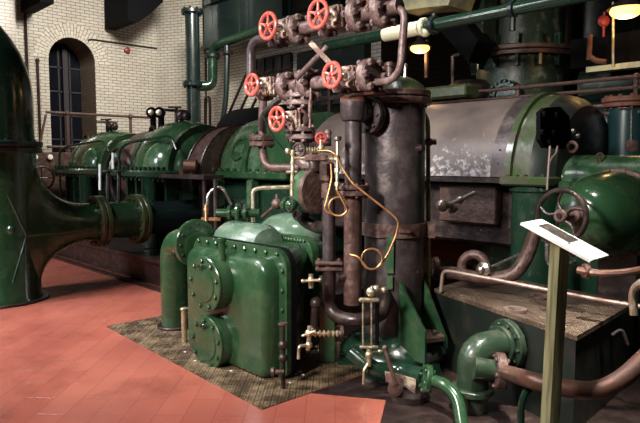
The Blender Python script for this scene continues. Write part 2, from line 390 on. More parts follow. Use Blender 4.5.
# plate girder carrying the gallery
YG = 8.0; g0 = at(209,50,Y=YG); zg = g0.z
GE = -5.1
gt = thing('plate_girder', 'long dark green riveted girder crossing the top behind the red handwheels', 'girder', (g0.x, YG, zg))
mb = MB(); mb.box(((g0.x+GE)/2, YG, zg+.95), (GE-g0.x, .05, 1.9)); part('web', mb, M['teal'], gt)
mb = MB(); mb.box(((g0.x+GE)/2, YG, zg+.02), (GE-g0.x, .45, .06)); part('bottom_flange', mb, M['teal'], gt)
mb = MB(); mb.box(((g0.x+GE)/2, YG-.06, zg+1.05), (GE-g0.x, .12, .10)); part('angle_rail', mb, M['teal'], gt)
for k in range(6):
    mb = MB(); xx = g0.x+.1+k*1.4; mb.box((xx, YG-.11, zg+.95), (.06,.2,1.8)); mb.box((xx, YG-.04, zg+.95), (.22,.03,1.8)); part('stiffener', mb, M['teal'], gt)
# big dark vertical pipe
D = 13.6; zt_ = at(194,14,d=D).z; a = at(194,120,d=D)
t = thing('standpipe', 'tall dark green vertical pipe with flanges in front of the corner bricks', 'pipe', (a.x,a.y,0))
c0 = V((a.x,a.y,0))
mb = MB(); mb.cyl(c0+UZ*.0, c0+UZ*zt_, .155, n=24); part('pipe_body', mb, M['teal'], t)
zf = at(194,85,d=D).z
for z_ in (zf, zt_):
    mb = MB(); mb.flange(c0+UZ*z_, UZ, .24, .09, 8, .03); part('flange', mb, M['teal'], t)
# branch that rises to the pipe under the girder
mb = MB(); e1 = at(212.5,86,d=D); e2 = at(212.5,47,d=D); e3 = at(262,30,Y=e2.y-.05); e4 = at(345,2,Y=e2.y-.05)
e1.z = e1.z
mb.tube([c0+UZ*zf-UZ*.03+RT*.1, V((e1.x,e1.y,zf-.03)), V((e2.x,e2.y,e2.z)), e3, e4], .115, 14, .3)
single('branch_pipe', mb, M['dgreen'], 'dark green pipe bending up from the standpipe and along under the girder', 'pipe')
mb = MB(); q = V((e2.x,e2.y,at(212,56,d=D).z)); mb.flange(q, UZ, .17, .08, 8, .02); q = V((e2.x,e2.y,at(212,82,d=D).z)); 
single('pipe_flange', mb, M['teal'], 'dark flange ring on the rising branch pipe near the girder', 'flange')
mb = MB(); q1 = at(227,46,d=13); q2 = at(227,58,d=13); q3 = at(226,100,d=13); q4 = at(222,125,d=13)
mb.tube([q1,q2,q3,q4], .06, 10, .3); mb.flange(at(227.5,53,d=13), UZ, .12, .06, 6)
single('drop_pipe', mb, M['teal'], 'thin dark pipe dropping from the branch pipe in front of bricks', 'pipe')
mb = MB(); mb.tube([at(203,5,Y=YB-.05), at(206,60,Y=YB-.05), at(206,130,Y=YB-.05)], .025, 8)
single('wall_conduit', mb, M['dbrown'], 'thin vertical conduit in the corner beside the standpipe', 'pipe')
mb = MB(); mb.tube([at(205,125,Y=YB-.08), at(205,97,Y=YB-.08), at(210,97,Y=YB-.08), at(210,125,Y=YB-.08)], .03, 8, .12)
single('looped_pipe', mb, M['dbrown'], 'small black hairpin pipe on bricks right of the standpipe', 'pipe')
# dark window on the back wall
w0, w1 = at(257,60,Y=YB-.03), at(292,84,Y=YB-.03)
mb = MB(); mb.box(((w0.x+w1.x)/2, YB-.03, (w0.z+w1.z)/2), (w1.x-w0.x,.05,w0.z-w1.z)); w2 = struct('window_2', mb, mat('dull_window_glass', (.03,.03,.035), .2))
mb = MB()
for k in range(5): mb.box((w0.x+(w1.x-w0.x)*k/4, YB-.06, (w0.z+w1.z)/2), (.03,.05,w0.z-w1.z))
for k in range(3): mb.box(((w0.x+w1.x)/2, YB-.06, w1.z+(w0.z-w1.z)*k/2), (w1.x-w0.x,.05,.03))
part('window_frame', mb, M['dbrown'], w2)
# sloping black stair rails in front of back wall
for k, (x0_, x1_) in enumerate(((227,248),(237,259),(247,270))):
    mb = MB(); mb.cyl(at(x0_,118,Y=7.8), at(x1_,70,Y=7.8), .03, n=8)
    single('stair_handrail', mb, M['dbrown'], 'sloping dark bar before back wall bricks, %s of three' % ('left','middle','right')[k]+' of a parallel set', 'handrail', 'sloping bars before the back wall')
# ---- railings ----
XR = -13.3
t = thing('guard_railing', 'brown pipe railing in front of the arch and white brick wall', 'railing', (XR, at(68,160,X=XR).y, 1.2))
zt1 = at(100,115,X=XR).z; zt2 = at(131,148,X=XR).z
for px in (68,131):
    a = at(px,140,X=XR); mb = MB(); mb.cyl((XR,a.y,1.2),(XR,a.y,zt1),.035,n=8); mb.ball((XR,a.y,zt1),.06); mb.ball((XR,a.y,zt2),.055); part('post', mb, M['rail'], t)
ys, ye = at(46,117,X=XR).y, at(152,117,X=XR).y
for z_ in (zt1, zt2):
    mb = MB(); mb.cyl((XR,ys,z_),(XR,ye,z_),.03,n=8); part('rail', mb, M['rail'], t)
mb = MB(); mb.cyl((XR,ys,zt1-.05),(XR,ys-.3,zt2-.6),.025,n=8); part('brace', mb, M['rail'], t)
mb = MB(); mb.box((XR-.25, (ys+ye)/2, 1.15), (.9, ye-ys+1, .12)); single('gallery_walkway', mb, M['dbrown'], 'dark narrow gallery walkway under the brown railing by the arch', 'walkway')
YR = 6.85
ra, rb = at(425,97.5,Y=YR), at(646,74.5,Y=YR); zr = (ra.z+rb.z)/2; zr2 = at(640,86,Y=YR).z
t = thing('guard_railing', 'brown pipe railing running above the scuffed turbine at right', 'railing', (at(518,90,Y=YR).x, YR, zr-1.0))
for z_ in (zr, zr2-.01):
    mb = MB(); mb.cyl((ra.x-.3,YR,z_),(rb.x+.6,YR,z_),.022,n=8); part('rail', mb, M['rail'], t)
for px in (518,636):
    a = at(px,90,Y=YR); mb = MB(); mb.cyl((a.x,YR,zr-1.0),(a.x,YR,zr),.026,n=8); mb.ball((a.x,YR,zr),.04); mb.ball((a.x,YR,zr2),.036); part('post', mb, M['rail'], t)
mb = MB(); mb.box((-3.0,YR+.35,zr-1.03), (6,.9,.06)); single('gallery_walkway', mb, M['soot'], 'dark gallery walkway beneath the right-hand brown railing', 'walkway')
# =================== LEFT EXHAUST PIPE ===================
XP = -7.5; B = at(0,200,X=XP); by = B.y-.02
t = thing('exhaust_pipe', 'huge dark green pipe elbow standing on the red floor at far left', 'pipe', (XP,by,0))
zfl = at(0,147,X=XP).z
mb = MB(); zc = at(0,60,X=XP).z
# upper bend, coming from the left (-Y) overhead and turning down
Rb = .75; cz = zfl+.55; loops = []
path = [V((XP,by,zfl+.04)), V((XP,by,cz))]
for k in range(1, 11):
    a = PI/2*k/10; path.append(V((XP, by-Rb+Rb*math.cos(a), cz+Rb*math.sin(a))))
path.append(V((XP,by-Rb-.9,cz+Rb)))
for i, p in enumerate(path):
    tt = (path[min(i+1,len(path)-1)]-path[max(i-1,0)]).normalized(); b_ = UX.cross(tt).normalized(); rr = .405
    loops.append([p+(UX*math.cos(2*PI*k/40)+b_*math.sin(2*PI*k/40))*rr for k in range(40)])
mb.loft(loops); part('upper_bend', mb, M['dgreen'], t)
mb = MB(); mb.flange((XP,by,zfl+.035), UZ, .49, .06, 16, .02, 40); mb.flange((XP,by,zfl-.035), UZ, .48, .06, 16, .02, 40); part('collar_flange', mb, M['teal'], t)
# lower body: trunk plus flared horizontal branch
mb = MB(); mb.lathe((XP,by,0), UZ, [(0,.44),(.03,.44),(.06,.415),(zfl-.2,.415),(zfl-.05,.415)], 40)
zb = .83; y1 = at(98,222,X=XP).y; y2 = at(137,218,X=XP).y; loops = []
ztop, zbot = zfl-.06, .05
for k in range(33):
    u = k/32; yy = by+.1+(y1-by-.1)*u
    s_ = (1-u); ee = yy-(by+.36); w2_ = min(1, max(0, 1-ee/.62)); kk = 1-math.sqrt(max(0, 1-w2_*w2_))
    hu = .245+(ztop-zb-.245)*kk; hd = .245+(zb-zbot-.245)*kk; w_ = .245+.14*s_**1.3
    ring_ = []
    for q in range(40):
        an = 2*PI*q/40; c_, s2 = math.cos(an), math.sin(an)
        e_ = 1-.25*s_
        ring_.append((XP+w_*math.copysign(abs(c_)**e_, c_), yy, zb+(hu if s2 > 0 else hd)*math.copysign(abs(s2)**e_, s2)))
    loops.append(ring_)
mb.loft(loops); mb.cyl((XP,y1-.02,zb),(XP,y2,zb),.24,n=32); part('lower_body', mb, M['green'], t, sharp=50)
for yy in (y1, y2):
    mb = MB(); mb.flange((XP,yy-.035,zb), UY, .33, .06, 14, .02, 36); mb.flange((XP,yy+.035,zb), UY, .33, .06, 14, .02, 36); part('branch_flange', mb, M['ogreen'], t)
mb = MB(); f1 = lambda px, py, dd: at(px, py, d=dd)
mb.tube([f1(8,195,6.47), f1(27,236,6.62), f1(13,283,6.5)], .013, 6, .05); mb.tube([f1(27,236,6.62), f1(60,233,6.98), f1(98,228,7.36)], .012, 6, .1); part('seam_rib', mb, M['dgreen'], t)
mb = MB(); a = at(11,230,d=6.5); mb.lathe(a, -FW-RT*.1, [(0,.045),(.02,.045),(.03,.03),(.04,.0)], 14); part('boss', mb, M['dgreen'], t)
mb = MB(); mb.disc((XP,by,.012), UZ, .50, .024, 40); part('foot_flange', mb, M['dbrown'], t)
mb = MB(); mb.cyl((XP,y2,zb),(XP,4.7,zb),.22,n=28); single('connecting_pipe', mb, M['teal'], 'short dark pipe linking the big elbow branch to the green turbine', 'pipe')
# =================== BED ===================
mb = MB(); mb.box((-9.15,5.0,.17), (12.6-2.4,2.6,.34), bev=.03); mb.box((-9.15,3.72,.33), (10.2,.10,.05)); 
single('machine_bed', mb, M['dbrown'], 'long low oily plinth carrying the row of green turbines', 'plinth')
mb = MB(); mb.box((-8.0,3.6,.012), (8.0,.10,.024)); single('floor_kerb', mb, M['dbrown'], 'thin dark kerb strip on red floor along the plinth', 'kerb')
# =================== DOMED CASINGS A and B ===================
ZJ = 1.46
def domed(xa, xb, yc, r, label, sc, dx=0):
    xm = (xa+xb)/2; L = xb-xa
    t = thing('turbine_casing', label, 'turbine', (xm,yc,.34), 'green domed turbine casings')
    # upper half: barrel with stepped rims and a dome between them
    mb = MB(); prof = [(L*(1-math.cos(PI*k/14))/2, r*max(.12, math.sin(PI*k/14)**.62)) for k in range(15)]
    mb.lathe((xa,yc,ZJ), UX, prof, 36, a0=PI, a1=2*PI) if False else None
    loops = []
    for tt, rr in prof:
        loops.append([V((xa+tt, yc-rr*math.cos(PI*k/28), ZJ+rr*math.sin(PI*k/28)*1.02)) for k in range(29)])
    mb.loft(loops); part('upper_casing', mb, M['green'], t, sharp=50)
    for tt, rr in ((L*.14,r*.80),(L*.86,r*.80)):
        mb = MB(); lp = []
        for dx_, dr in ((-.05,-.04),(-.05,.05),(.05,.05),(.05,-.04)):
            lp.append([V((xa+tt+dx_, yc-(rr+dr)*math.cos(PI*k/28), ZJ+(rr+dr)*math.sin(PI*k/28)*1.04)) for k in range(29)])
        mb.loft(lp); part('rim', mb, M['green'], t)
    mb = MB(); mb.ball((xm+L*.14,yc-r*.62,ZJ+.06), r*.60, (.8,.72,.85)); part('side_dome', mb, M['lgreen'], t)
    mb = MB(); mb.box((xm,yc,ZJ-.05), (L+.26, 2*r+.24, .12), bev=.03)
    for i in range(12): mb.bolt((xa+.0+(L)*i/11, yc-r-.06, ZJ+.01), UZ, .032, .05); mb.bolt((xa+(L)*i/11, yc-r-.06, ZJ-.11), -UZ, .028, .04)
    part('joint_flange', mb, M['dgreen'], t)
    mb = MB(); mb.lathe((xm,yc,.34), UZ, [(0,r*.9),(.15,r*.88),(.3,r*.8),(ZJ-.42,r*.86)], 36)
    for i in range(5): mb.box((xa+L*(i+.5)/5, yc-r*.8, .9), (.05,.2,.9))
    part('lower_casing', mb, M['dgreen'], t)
    mb = MB(); mb.cyl((xb-L*.3,yc-r-.02,.36),(xb-L*.3,yc-r-.02,ZJ-.1),.13,n=18); part('drain_leg', mb, M['dgreen'], t)
    mb = MB(); mb.ring((xa+L*.06,yc-r*.28,ZJ+r*.80), UY, .09, .025, 18); mb.cyl((xa+L*.06,yc-r*.28,ZJ+r*.5),(xa+L*.06,yc-r*.28,ZJ+r*.77),.035,n=8); part('lifting_eye', mb, M['dbrown'], t)
    mb = MB(); q = V((xm-.1, yc-.1, ZJ+r*.96)); mb.cyl(q, q+UZ*.25, .03, n=8); mb.cyl(q+UZ*.2-UY*.2, q+UZ*.2+UY*.2, .02, n=8); mb.ball(q+UZ*.12+UX*.15, .09); mb.ball(q+UZ*.1+UX*.3, .07); mb.cyl(q+UZ*.25-RT*.12,q+UZ*.25+RT*.08,.014,n=8); part('top_valve', mb, M['dbrown'], t)
    mb = MB(); mb.tube([(xa+L*.15,yc-r-.1,ZJ-.5),(xa+L*.15,yc-r-.1,ZJ+.32),(xa+L*.3,yc-r-.05,ZJ+.42),(xb-L*.1,yc-r*.8,ZJ+.5),(xb,yc-r*.8,ZJ+.3)], .022, 8, .12); part('gland_pipe', mb, M['dgreen'], t)
    return t
domed(-11.9,-10.0,5.05,.70,'farthest green domed turbine casing, before the arch and brown railing',1)
b_ = domed(-9.0,-7.5,4.95,.75,'green domed turbine casing with two yellow-eyed lubricators on top, middle of row',1)
# yellow-lensed lubricator pair on B
for k, px in enumerate((153,161)):
    q = at(px,113,Y=4.9); mb = MB(); mb.cyl((q.x,q.y,ZJ+.5),(q.x,q.y,q.z),.05,n=10); mb.lathe(q-FW*.05, -FW, [(-.06,.06),(0,.09),(.05,.09),(.07,.06)],18)
    o = single('oil_lubricator', mb, M['soot'], '%s of two black round lubricators on top of the middle turbine' % ('left','right')[k], 'lubricator', 'lubricators on the turbine top')
    mb = MB(); mb.lathe(q-FW*.12, -FW, [(0,.045),(.012,.045),(.02,.02)],14); part('lens', mb, M['brass'], o)
# duct between A and B
mb = MB(); lp = []
for xx, rr in ((-9.88,.50),(-9.75,.66),(-9.35,.66),(-9.18,.50)): lp.append([V((xx, 5.15+rr*math.cos(2*PI*k/36), ZJ+.0+rr*math.sin(2*PI*k/36))) for k in range(36)])
mb.loft(lp); 
o = single('coupling_drum', mb, M['brown'], 'brown rounded drum between the two domed green turbines', 'drum')
for rr in (.35,.55):
    mb = MB(); mb.ring((-9.5,4.45,ZJ-.2), UY, rr, .03, 30); part('hoop', mb, M['dbrown'], o)
# dark cabinet behind left pipe
t = thing('switch_panel', 'dark brown panel with white dials between the big pipe and far turbine', 'panel', (-12.45,3.3,0))
mb = MB(); a = at(45,150,X=-12.4); b2 = at(66,150,X=-12.4); mb.box((-12.45,(a.y+b2.y)/2+.1,.9), (.3,1.1,1.75), bev=.02); part('cabinet', mb, M['brown'], t)
for px, py in ((35,157),(50,157)):
    q = at(px,py,X=-12.28); mb = MB(); mb.lathe(q, UX, [(0,.05),(.03,.05),(.035,.03)], 14); part('dial', mb, M['white'], t)
mb = MB(); q = at(42,178,X=-12.1); mb.ring(q, UX, .22, .022, 24); mb.cyl(q-UX*.2,q,.03,n=8); mb.cyl(q-UY*.2,q+UY*.2,.012,n=6); mb.cyl(q-UZ*.2,q+UZ*.2,.012,n=6); part('handwheel', mb, M['dbrown'], t)
# white gauge rods
for k, (px, y0_, y1_) in enumerate(((100,164,190),(113,153,169))):
    mb = MB(); mb.cyl(at(px,y1_,d=8.9), at(px,y0_,d=8.9), .022, n=8)
    single('gauge_glass', mb, M['wrod'], ('taller white glass gauge tube in front of far turbine','shorter white gauge tube beside the brown drum')[k], 'gauge')
for k, px in enumerate((108,119)):
    mb = MB(); p0 = at(px,204,d=8.3); mb.cyl((p0.x,p0.y,.95), at(px,171,d=8.3), .03, n=8); mb.disc(at(px,171,d=8.3),UZ,.09,.02,12)
    single('steel_stanchion', mb, M['black'], ('left','right')[k]+' one of two thin grey stanchions behind the branch pipe', 'stanchion')
# =================== COUPLING GUARD between B and C ===================
mb = MB(); lp = []
for xx in (-7.36,-6.98): lp.append([V((xx, 5.2-.78*math.cos(PI*k/24), ZJ-.05+.70*math.sin(PI*k/24))) for k in range(25)])
mb.loft(lp)
t = thing('coupling_guard', 'brown rounded sheet guard with hoops between middle and near turbines', 'guard', (-7.17,5.2,.34))
part('hood', mb, M['brown'], t)
for xx in (-7.35,-7.0):
    mb = MB(); mb.tube([V((xx, 5.2-.79*math.cos(PI*k/24), ZJ-.05+.71*math.sin(PI*k/24))) for k in range(25)], .018, 6, .01, 1); part('hoop', mb, M['dbrown'], t)
mb = MB(); mb.box((-7.17,5.2,(ZJ-.08+.34)/2), (.34,1.2,ZJ-.42)); part('pedestal', mb, M['dbrown'], t)
mb = MB(); mb.box((-6.9,4.2,ZJ-.06), (1.1,.3,.05)); part('ledge', mb, M['black'], t)
for px in (204,215):
    mb = MB(); q = at(px,172,Y=4.15); mb.cyl((q.x,4.15,.34),(q.x,4.15,ZJ-.08),.025,n=8); part('leg', mb, M['black'], t)
mb = MB(); mb.tube([at(207,215,d=7.5),at(208,192,d=7.5),at(222,185,d=7.5),at(231,205,d=7.5)],.022,8,.2)
single('bent_tube', mb, M['steel'], 'thin pale bent tube in front of the coupling guard pedestal', 'tube')
mb = MB(); q = at(184,166,Y=4.25); mb.lathe(q, RT, [(0,.07),(.01,.09),(.17,.09),(.19,.06)], 20); mb.box((q.x,q.y,q.z-.1),(.1,.1,.1))
single('oil_strainer', mb, M['cpipe'], 'short orange-brown cylinder lying on the flange right of middle turbine', 'strainer')
# dark generator frame behind
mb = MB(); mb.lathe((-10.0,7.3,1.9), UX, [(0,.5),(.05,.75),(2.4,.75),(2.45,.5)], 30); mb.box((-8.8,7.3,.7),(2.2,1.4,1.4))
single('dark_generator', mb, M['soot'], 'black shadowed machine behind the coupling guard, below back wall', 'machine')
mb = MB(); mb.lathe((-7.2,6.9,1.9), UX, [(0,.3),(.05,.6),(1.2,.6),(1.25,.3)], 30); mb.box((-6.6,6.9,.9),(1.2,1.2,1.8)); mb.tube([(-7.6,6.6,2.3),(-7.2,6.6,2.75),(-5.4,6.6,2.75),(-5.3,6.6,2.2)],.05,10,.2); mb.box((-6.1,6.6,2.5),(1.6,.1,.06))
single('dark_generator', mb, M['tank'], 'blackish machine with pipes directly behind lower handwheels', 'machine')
# =================== NEAR CASING C ===================
CY = 5.40; xa = -6.93; xb = -5.48
t = thing('turbine_casing', 'near green turbine casing with raised round cover, behind the handwheels', 'turbine', ((xa+xb)/2,CY,.34))
mb = MB(); lp = []
for tt, rr in ((0,.4),(.0,.66),(.10,.72),(.35,.75),(.9,.76),(1.44,.76)):
    lp.append([V((xa+tt, CY-.05-rr*math.cos(PI*k/32), ZJ+rr*math.sin(PI*k/32))) for k in range(33)])
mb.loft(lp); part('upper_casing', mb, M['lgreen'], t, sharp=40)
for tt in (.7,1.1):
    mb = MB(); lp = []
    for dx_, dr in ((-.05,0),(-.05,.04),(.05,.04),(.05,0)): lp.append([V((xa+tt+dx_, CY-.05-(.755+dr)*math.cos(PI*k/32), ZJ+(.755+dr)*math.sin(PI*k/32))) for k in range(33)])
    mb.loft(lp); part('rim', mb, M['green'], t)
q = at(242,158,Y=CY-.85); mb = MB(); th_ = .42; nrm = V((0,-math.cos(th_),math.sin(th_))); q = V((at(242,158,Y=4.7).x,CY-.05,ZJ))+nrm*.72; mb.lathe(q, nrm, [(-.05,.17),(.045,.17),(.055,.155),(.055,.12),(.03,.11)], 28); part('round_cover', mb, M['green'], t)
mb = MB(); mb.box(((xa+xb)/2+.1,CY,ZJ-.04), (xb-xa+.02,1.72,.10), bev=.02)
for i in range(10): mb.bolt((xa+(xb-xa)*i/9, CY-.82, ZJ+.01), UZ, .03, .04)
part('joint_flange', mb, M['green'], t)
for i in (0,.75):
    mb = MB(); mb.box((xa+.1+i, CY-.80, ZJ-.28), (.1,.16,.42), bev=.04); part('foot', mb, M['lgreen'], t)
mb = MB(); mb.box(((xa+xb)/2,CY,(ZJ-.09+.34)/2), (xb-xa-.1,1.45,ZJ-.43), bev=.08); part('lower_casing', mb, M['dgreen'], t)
mb = MB(); q = at(281,150,Y=4.62); mb.box((q.x,4.62,ZJ+.3), (.5,.10,.55), bev=.03); part('side_panel', mb, M['green'], t)
# =================== LAGGED TURBINE ===================
x1 = at(505,178,Y=4.8).x; xL = at(303,160,Y=4.8).x; CR = .76; CYT = 4.8+CR
t = thing('turbine', 'large scuffed grey-brown lagged turbine cylinder with rounded green end, right of the black column', 'turbine', ((x1+xL)/2,CYT,.34))
mb = MB(); lp = []
def arc(x, r, yc=CYT, z=ZJ, n=40): return [V((x, yc-r*math.cos(PI*k/n), z+r*math.sin(PI*k/n))) for k in range(n+1)]
mb.loft([arc(xL,CR*.98),arc(xL+.03,CR),arc(x1-.14,CR)]); part('lagging', mb, M['lag'], t)
mb = MB(); mb.loft([arc(x1-.14,CR),arc(x1-.14,CR+.012),arc(x1,CR+.012),arc(x1,CR)])
for k in range(1,20):
    a = PI*k/20; n_ = V((0,-math.cos(a),math.sin(a))); mb.bolt(V((x1-.07,CYT,ZJ))+n_*(CR+.012), n_, .009, .008)
part('band', mb, M['black'], t)
mb = MB(); mb.loft([arc(x1,CR-.02),arc(x1,CR+.03),arc(x1+.06,CR+.03),arc(x1+.07,CR),arc(x1+.22,CR-.01)]); part('end_casing', mb, M['ogreen'], t, sharp=28)
mb = MB(); mb.loft([arc(x1+.22,CR-.012),arc(x1+.32,CR-.05),arc(x1+.40,CR-.12),arc(x1+.44,CR-.26),arc(x1+.45,.1)]); part('shaded_end_cover', mb, M['tank'], t, sharp=28)  # near-black colour holds the shade on the end turned from the light
mb = MB(); mb.box(((xL+x1)/2,CYT,ZJ-.03), (x1-xL,2*CR+.04,.045)); part('lagging_sill', mb, M['dbrown'], t)
mb = MB(); mb.box((x1+.2,CYT,ZJ-.03),(.44,2*CR+.14,.08),bev=.015)
for k in range(5): mb.bolt((x1+.04+.08*k, CYT-CR-.03, ZJ+.01), UZ, .016, .02)
part('joint_flange', mb, M['ogreen'], t)
mb = MB(); mb.cyl((x1+.2,CYT-CR+.2,.3),(x1+.2,CYT-CR+.2,ZJ-.07),.21,n=36); mb.disc((x1+.2,CYT-CR+.2,ZJ-.10),UZ,.235,.05,36); mb.disc((x1+.2,CYT-CR+.2,.5),UZ,.26,.08,36); part('exhaust_neck', mb, M['dgreen'], t)
mb = MB(); mb.box((x1+.2,CYT+.15,.9),(.34,1.0,1.1),bev=.05); part('lower_end_casing', mb, M['teal'], t)
mb = MB(); mb.box(((xL+x1)/2-.0,CYT+.1,ZJ-.36), (x1-xL,1.15,.6), bev=.03); part('lower_casing', mb, M['dbrown'], t)
q0, q1 = at(441,182,Y=5.0), at(497,226,Y=5.0)
mb = MB(); mb.box(((q0.x+q1.x)/2,5.02,(q0.z+q1.z)/2), (q1.x-q0.x,.1,q0.z-q1.z), bev=.02); part('steam_chest', mb, M['rust'] if 0 else M['brown'], t)
# black bolted plate on the green end (vertical facing +X), widened as painted shadow
mb = MB(); lpP = []; xe = x1+.44
for px, py in ((536,113),(541,108),(556,107),(565,116),(568,142),(560,149),(541,148),(536,140)): lpP.append(at(px,py,X=xe+.015))
mb.prism(lpP, (.035,0,0)); 
for px, py in ((543,114),(555,115),(541,132),(552,132),(558,124),(548,142)): mb.bolt(at(px,py,X=xe+.05), UX, .022, .025)
part('bolted_plate_and_shadow', mb, M['soot'], t)
for px, py in ((572,131),(577,136)): 
    mb = MB(); mb.bolt(at(px,py,X=xe+.0), UX, .02, .03); part('stud', mb, M['steel'], t)
mb = MB(); mb.ring(at(572,147,X=xe+.1), UY, .04, .014, 18); part('lifting_eye', mb, M['brown'], t)
# two white tubes on the end
mb = MB(); mb.tube([at(547,190,d=4.7),at(549,160,d=4.7),at(550,146,d=4.7)], .010, 8, .05); mb.tube([at(548,168,d=4.7),at(551,158,d=4.7),at(556,154,d=4.7),at(557.5,146,d=4.7)], .008, 8, .03)
single('oil_tube', mb, M['rail2'], 'forked pale thin tube standing before the green turbine end', 'tube')
# =================== SHAFT HOUSING ===================
HY = 5.2
t = thing('shaft_housing', 'long green round-topped shaft housing running right from the turbine end', 'housing', (-1.4,HY,.34))
CYK = CYT; CYT = HY; ztp = at(600,155,Y=CYT).z; xs = xe-.02
mb = MB(); rS = .22; zS = at(600,155,Y=CYT).z-.22
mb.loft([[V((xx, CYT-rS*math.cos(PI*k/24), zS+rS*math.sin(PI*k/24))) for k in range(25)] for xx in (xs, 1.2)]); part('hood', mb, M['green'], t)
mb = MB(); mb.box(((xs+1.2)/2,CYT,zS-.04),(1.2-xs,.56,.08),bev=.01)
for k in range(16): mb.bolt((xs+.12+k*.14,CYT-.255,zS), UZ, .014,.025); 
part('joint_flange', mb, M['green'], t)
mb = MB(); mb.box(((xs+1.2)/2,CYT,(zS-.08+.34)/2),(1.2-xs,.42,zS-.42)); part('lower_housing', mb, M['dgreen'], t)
mb = MB(); q = at(600,157,Y=CYT-.15); mb.ring(q, FW, .028,.010,18); mb.cyl(q-UZ*.02,q-UZ*.12,.012,n=8); part('lifting_eye', mb, M['brown'], t)

# =================== DOMED PUMP WITH HANDWHEEL (right) ===================
def handwheel(parent, c, ax, R, r, mt, ns=5, curved=False, hubr=.25):
    c = V(c); ax, a, b = basis(ax)
    mb = MB(); mb.ring(c, ax, R, r, 36, 10); parent = part('handwheel', mb, mt, parent)
    mb = MB(); mb.lathe(c-ax*r*1.2, ax, [(0,R*hubr*.8),(r*.6,R*hubr),(r*2.0,R*hubr*.9),(r*2.4,R*hubr*.5),(r*3.2,R*hubr*.4)], 16); part('hub', mb, mt, parent)
    for k in range(ns):
        q = 2*PI*k/ns+.3; d_ = a*math.cos(q)+b*math.sin(q); e_ = -a*math.sin(q)+b*math.cos(q)
        mb = MB()
        if curved: mb.tube([c+d_*R*.2, c+d_*R*.55+e_*R*.2, c+d_*R*.97], r*.62, 8)
        else: mb.cyl(c+d_*R*.15, c+d_*R*.97, r*.75, r*.6, 8)
        part('spoke', mb, mt, parent)
P = at(615,214,d=4.4); AXP = (RT*.77+FW*.63-UZ*.04).normalized()
t = thing('domed_pump', 'dark green domed pump cover with brown rim and spoked wheel, at right edge', 'pump', (P.x,P.y,.3))
mb = MB(); prof = [(-.56,.02),(-.555,.12),(-.52,.18),(-.42,.235),(-.28,.280),(-.12,.308),(0,.314)]
mb.lathe(P, AXP, prof, 40); part('dome', mb, M['green'], t, sharp=50)
mb = MB(); mb.disc(P+AXP*.02, AXP, .338, .05, 40); mb.bolts(P-AXP*.003, -AXP, .326, 18, .009, .014); part('rim_flange', mb, M['brown'], t)
mb = MB(); mb.lathe(P, AXP, [(.04,.30),(.4,.30)], 36); part('barrel', mb, M['dgreen'], t)
mb = MB(); mb.box(P+AXP*.2-UZ*.6, (.3,.3,.7), bev=.03); part('pedestal', mb, M['dbrown'], t)
mb = MB(); mb.cyl(P-AXP*.5, P-AXP*.78, .022, n=12); mb.lathe(P-AXP*.62, AXP, [(0,.05),(.09,.08)], 18); part('spindle', mb, M['brown'], t)
q = at(561,211,d=3.92); q = P-AXP*.76; 
wh = MB(); ww = part('wheel_boss', wh.disc(q, AXP, .045, .05, 18), M['brown'], t); 
WL[ww.name] = WL[t.name]
handwheel(t, q, -AXP, .168, .018, M['dbrown'], 5, True)
mb = MB(); mb.tube([at(547,238,d=3.9), at(547,262,d=3.9), at(556,268,d=3.9), at(575,262,d=4.0)], .014, 8, .04); single('curved_pipe', mb, M['steel'], 'thin pale curved pipe under the handwheel behind the wooden post', 'pipe')
mb = MB(); mb.tube([at(578,270,d=3.75), at(600,274,d=3.65), at(625,273,d=3.6), at(650,268,d=3.6)], .024, 10); mb.flange(at(586,271,d=3.72), RT, .045,.03,6)
single('copper_pipe', mb, M['cpipe'], 'orange copper pipe behind the sign board, below the domed pump', 'pipe')
mb = MB(); mb.tube([at(634,315,d=3.3), at(632,288,d=3.3), at(650,278,d=3.2)], .022, 10, .06); single('brass_pipe', mb, M['brass'], 'short brass pipe bend at the right edge above the table corner', 'pipe')
mb = MB(); mb.tube([at(612,335,d=3.2),at(622,328,d=3.2),at(628,345,d=3.2)],.008,6,.05); single('thin_tube', mb, M['black'], 'thin dark tube curling beside the table right corner', 'tube')
# =================== TABLE / TANK WITH CHEQUERED TOP ===================
hT = .6
A, Bc, Cc = at(434,288.5,Z=hT), at(577,336,Z=hT), at(622,310,Z=hT)
dirF = (Bc-A).normalized(); dirR = (Cc-Bc).normalized()
D1 = A+dirR*.85-dirF*.0; C1 = Bc+dirR*1.15
t = thing('covered_pit_tank', 'dark green tank with brown chequer plate top in front of the turbine', 'tank', ((A.x+C1.x)/2,(A.y+C1.y)/2,0))
ins = (dirF*.012+dirR*.012)
def dn(p, z): return V((p.x,p.y,z))
mb = MB(); mb.prism([dn(A+ins,0),dn(Bc-dirF*.012+dirR*.012,0),dn(C1-dirF*.012,0),dn(D1+dirF*.012,0)], (0,0,hT-.03)); part('tank_body', mb, M['tank'], t)
mb = MB(); mb.prism([dn(A,hT-.03),dn(Bc,hT-.03),dn(C1,hT-.03),dn(D1,hT-.03)], (0,0,.03)); part('top_plate', mb, M['plate2'], t)
for k,(px,py,R) in enumerate(((515,310,.075),(541,297,.085))):
    q = at(px,py,Z=hT+.008); mb = MB(); mb.lathe(q, UZ, [(-.006,R*.62),(.012,R*.62),(.012,R),(-.006,R)], 32, c0=False, c1=False)
    single('flat_ring', mb, M['rail2'] if k==0 else M['brown'], ('bare rusty flat ring lying nearest on the chequered tank top','darker flat ring farther back on the chequered tank top')[k], 'ring')
# rail pipe at back of the top
mb = MB(); mb.tube([at(441,279,d=4.6)-UZ*.1, at(443,271,d=4.6), at(452,271.5,d=4.55), at(600,300,d=3.9), at(650,308,d=3.7)], .015, 10, .05)
single('foot_rail', mb, M['rail2'], 'bright worn rail pipe running along the tank top towards the right edge', 'rail')
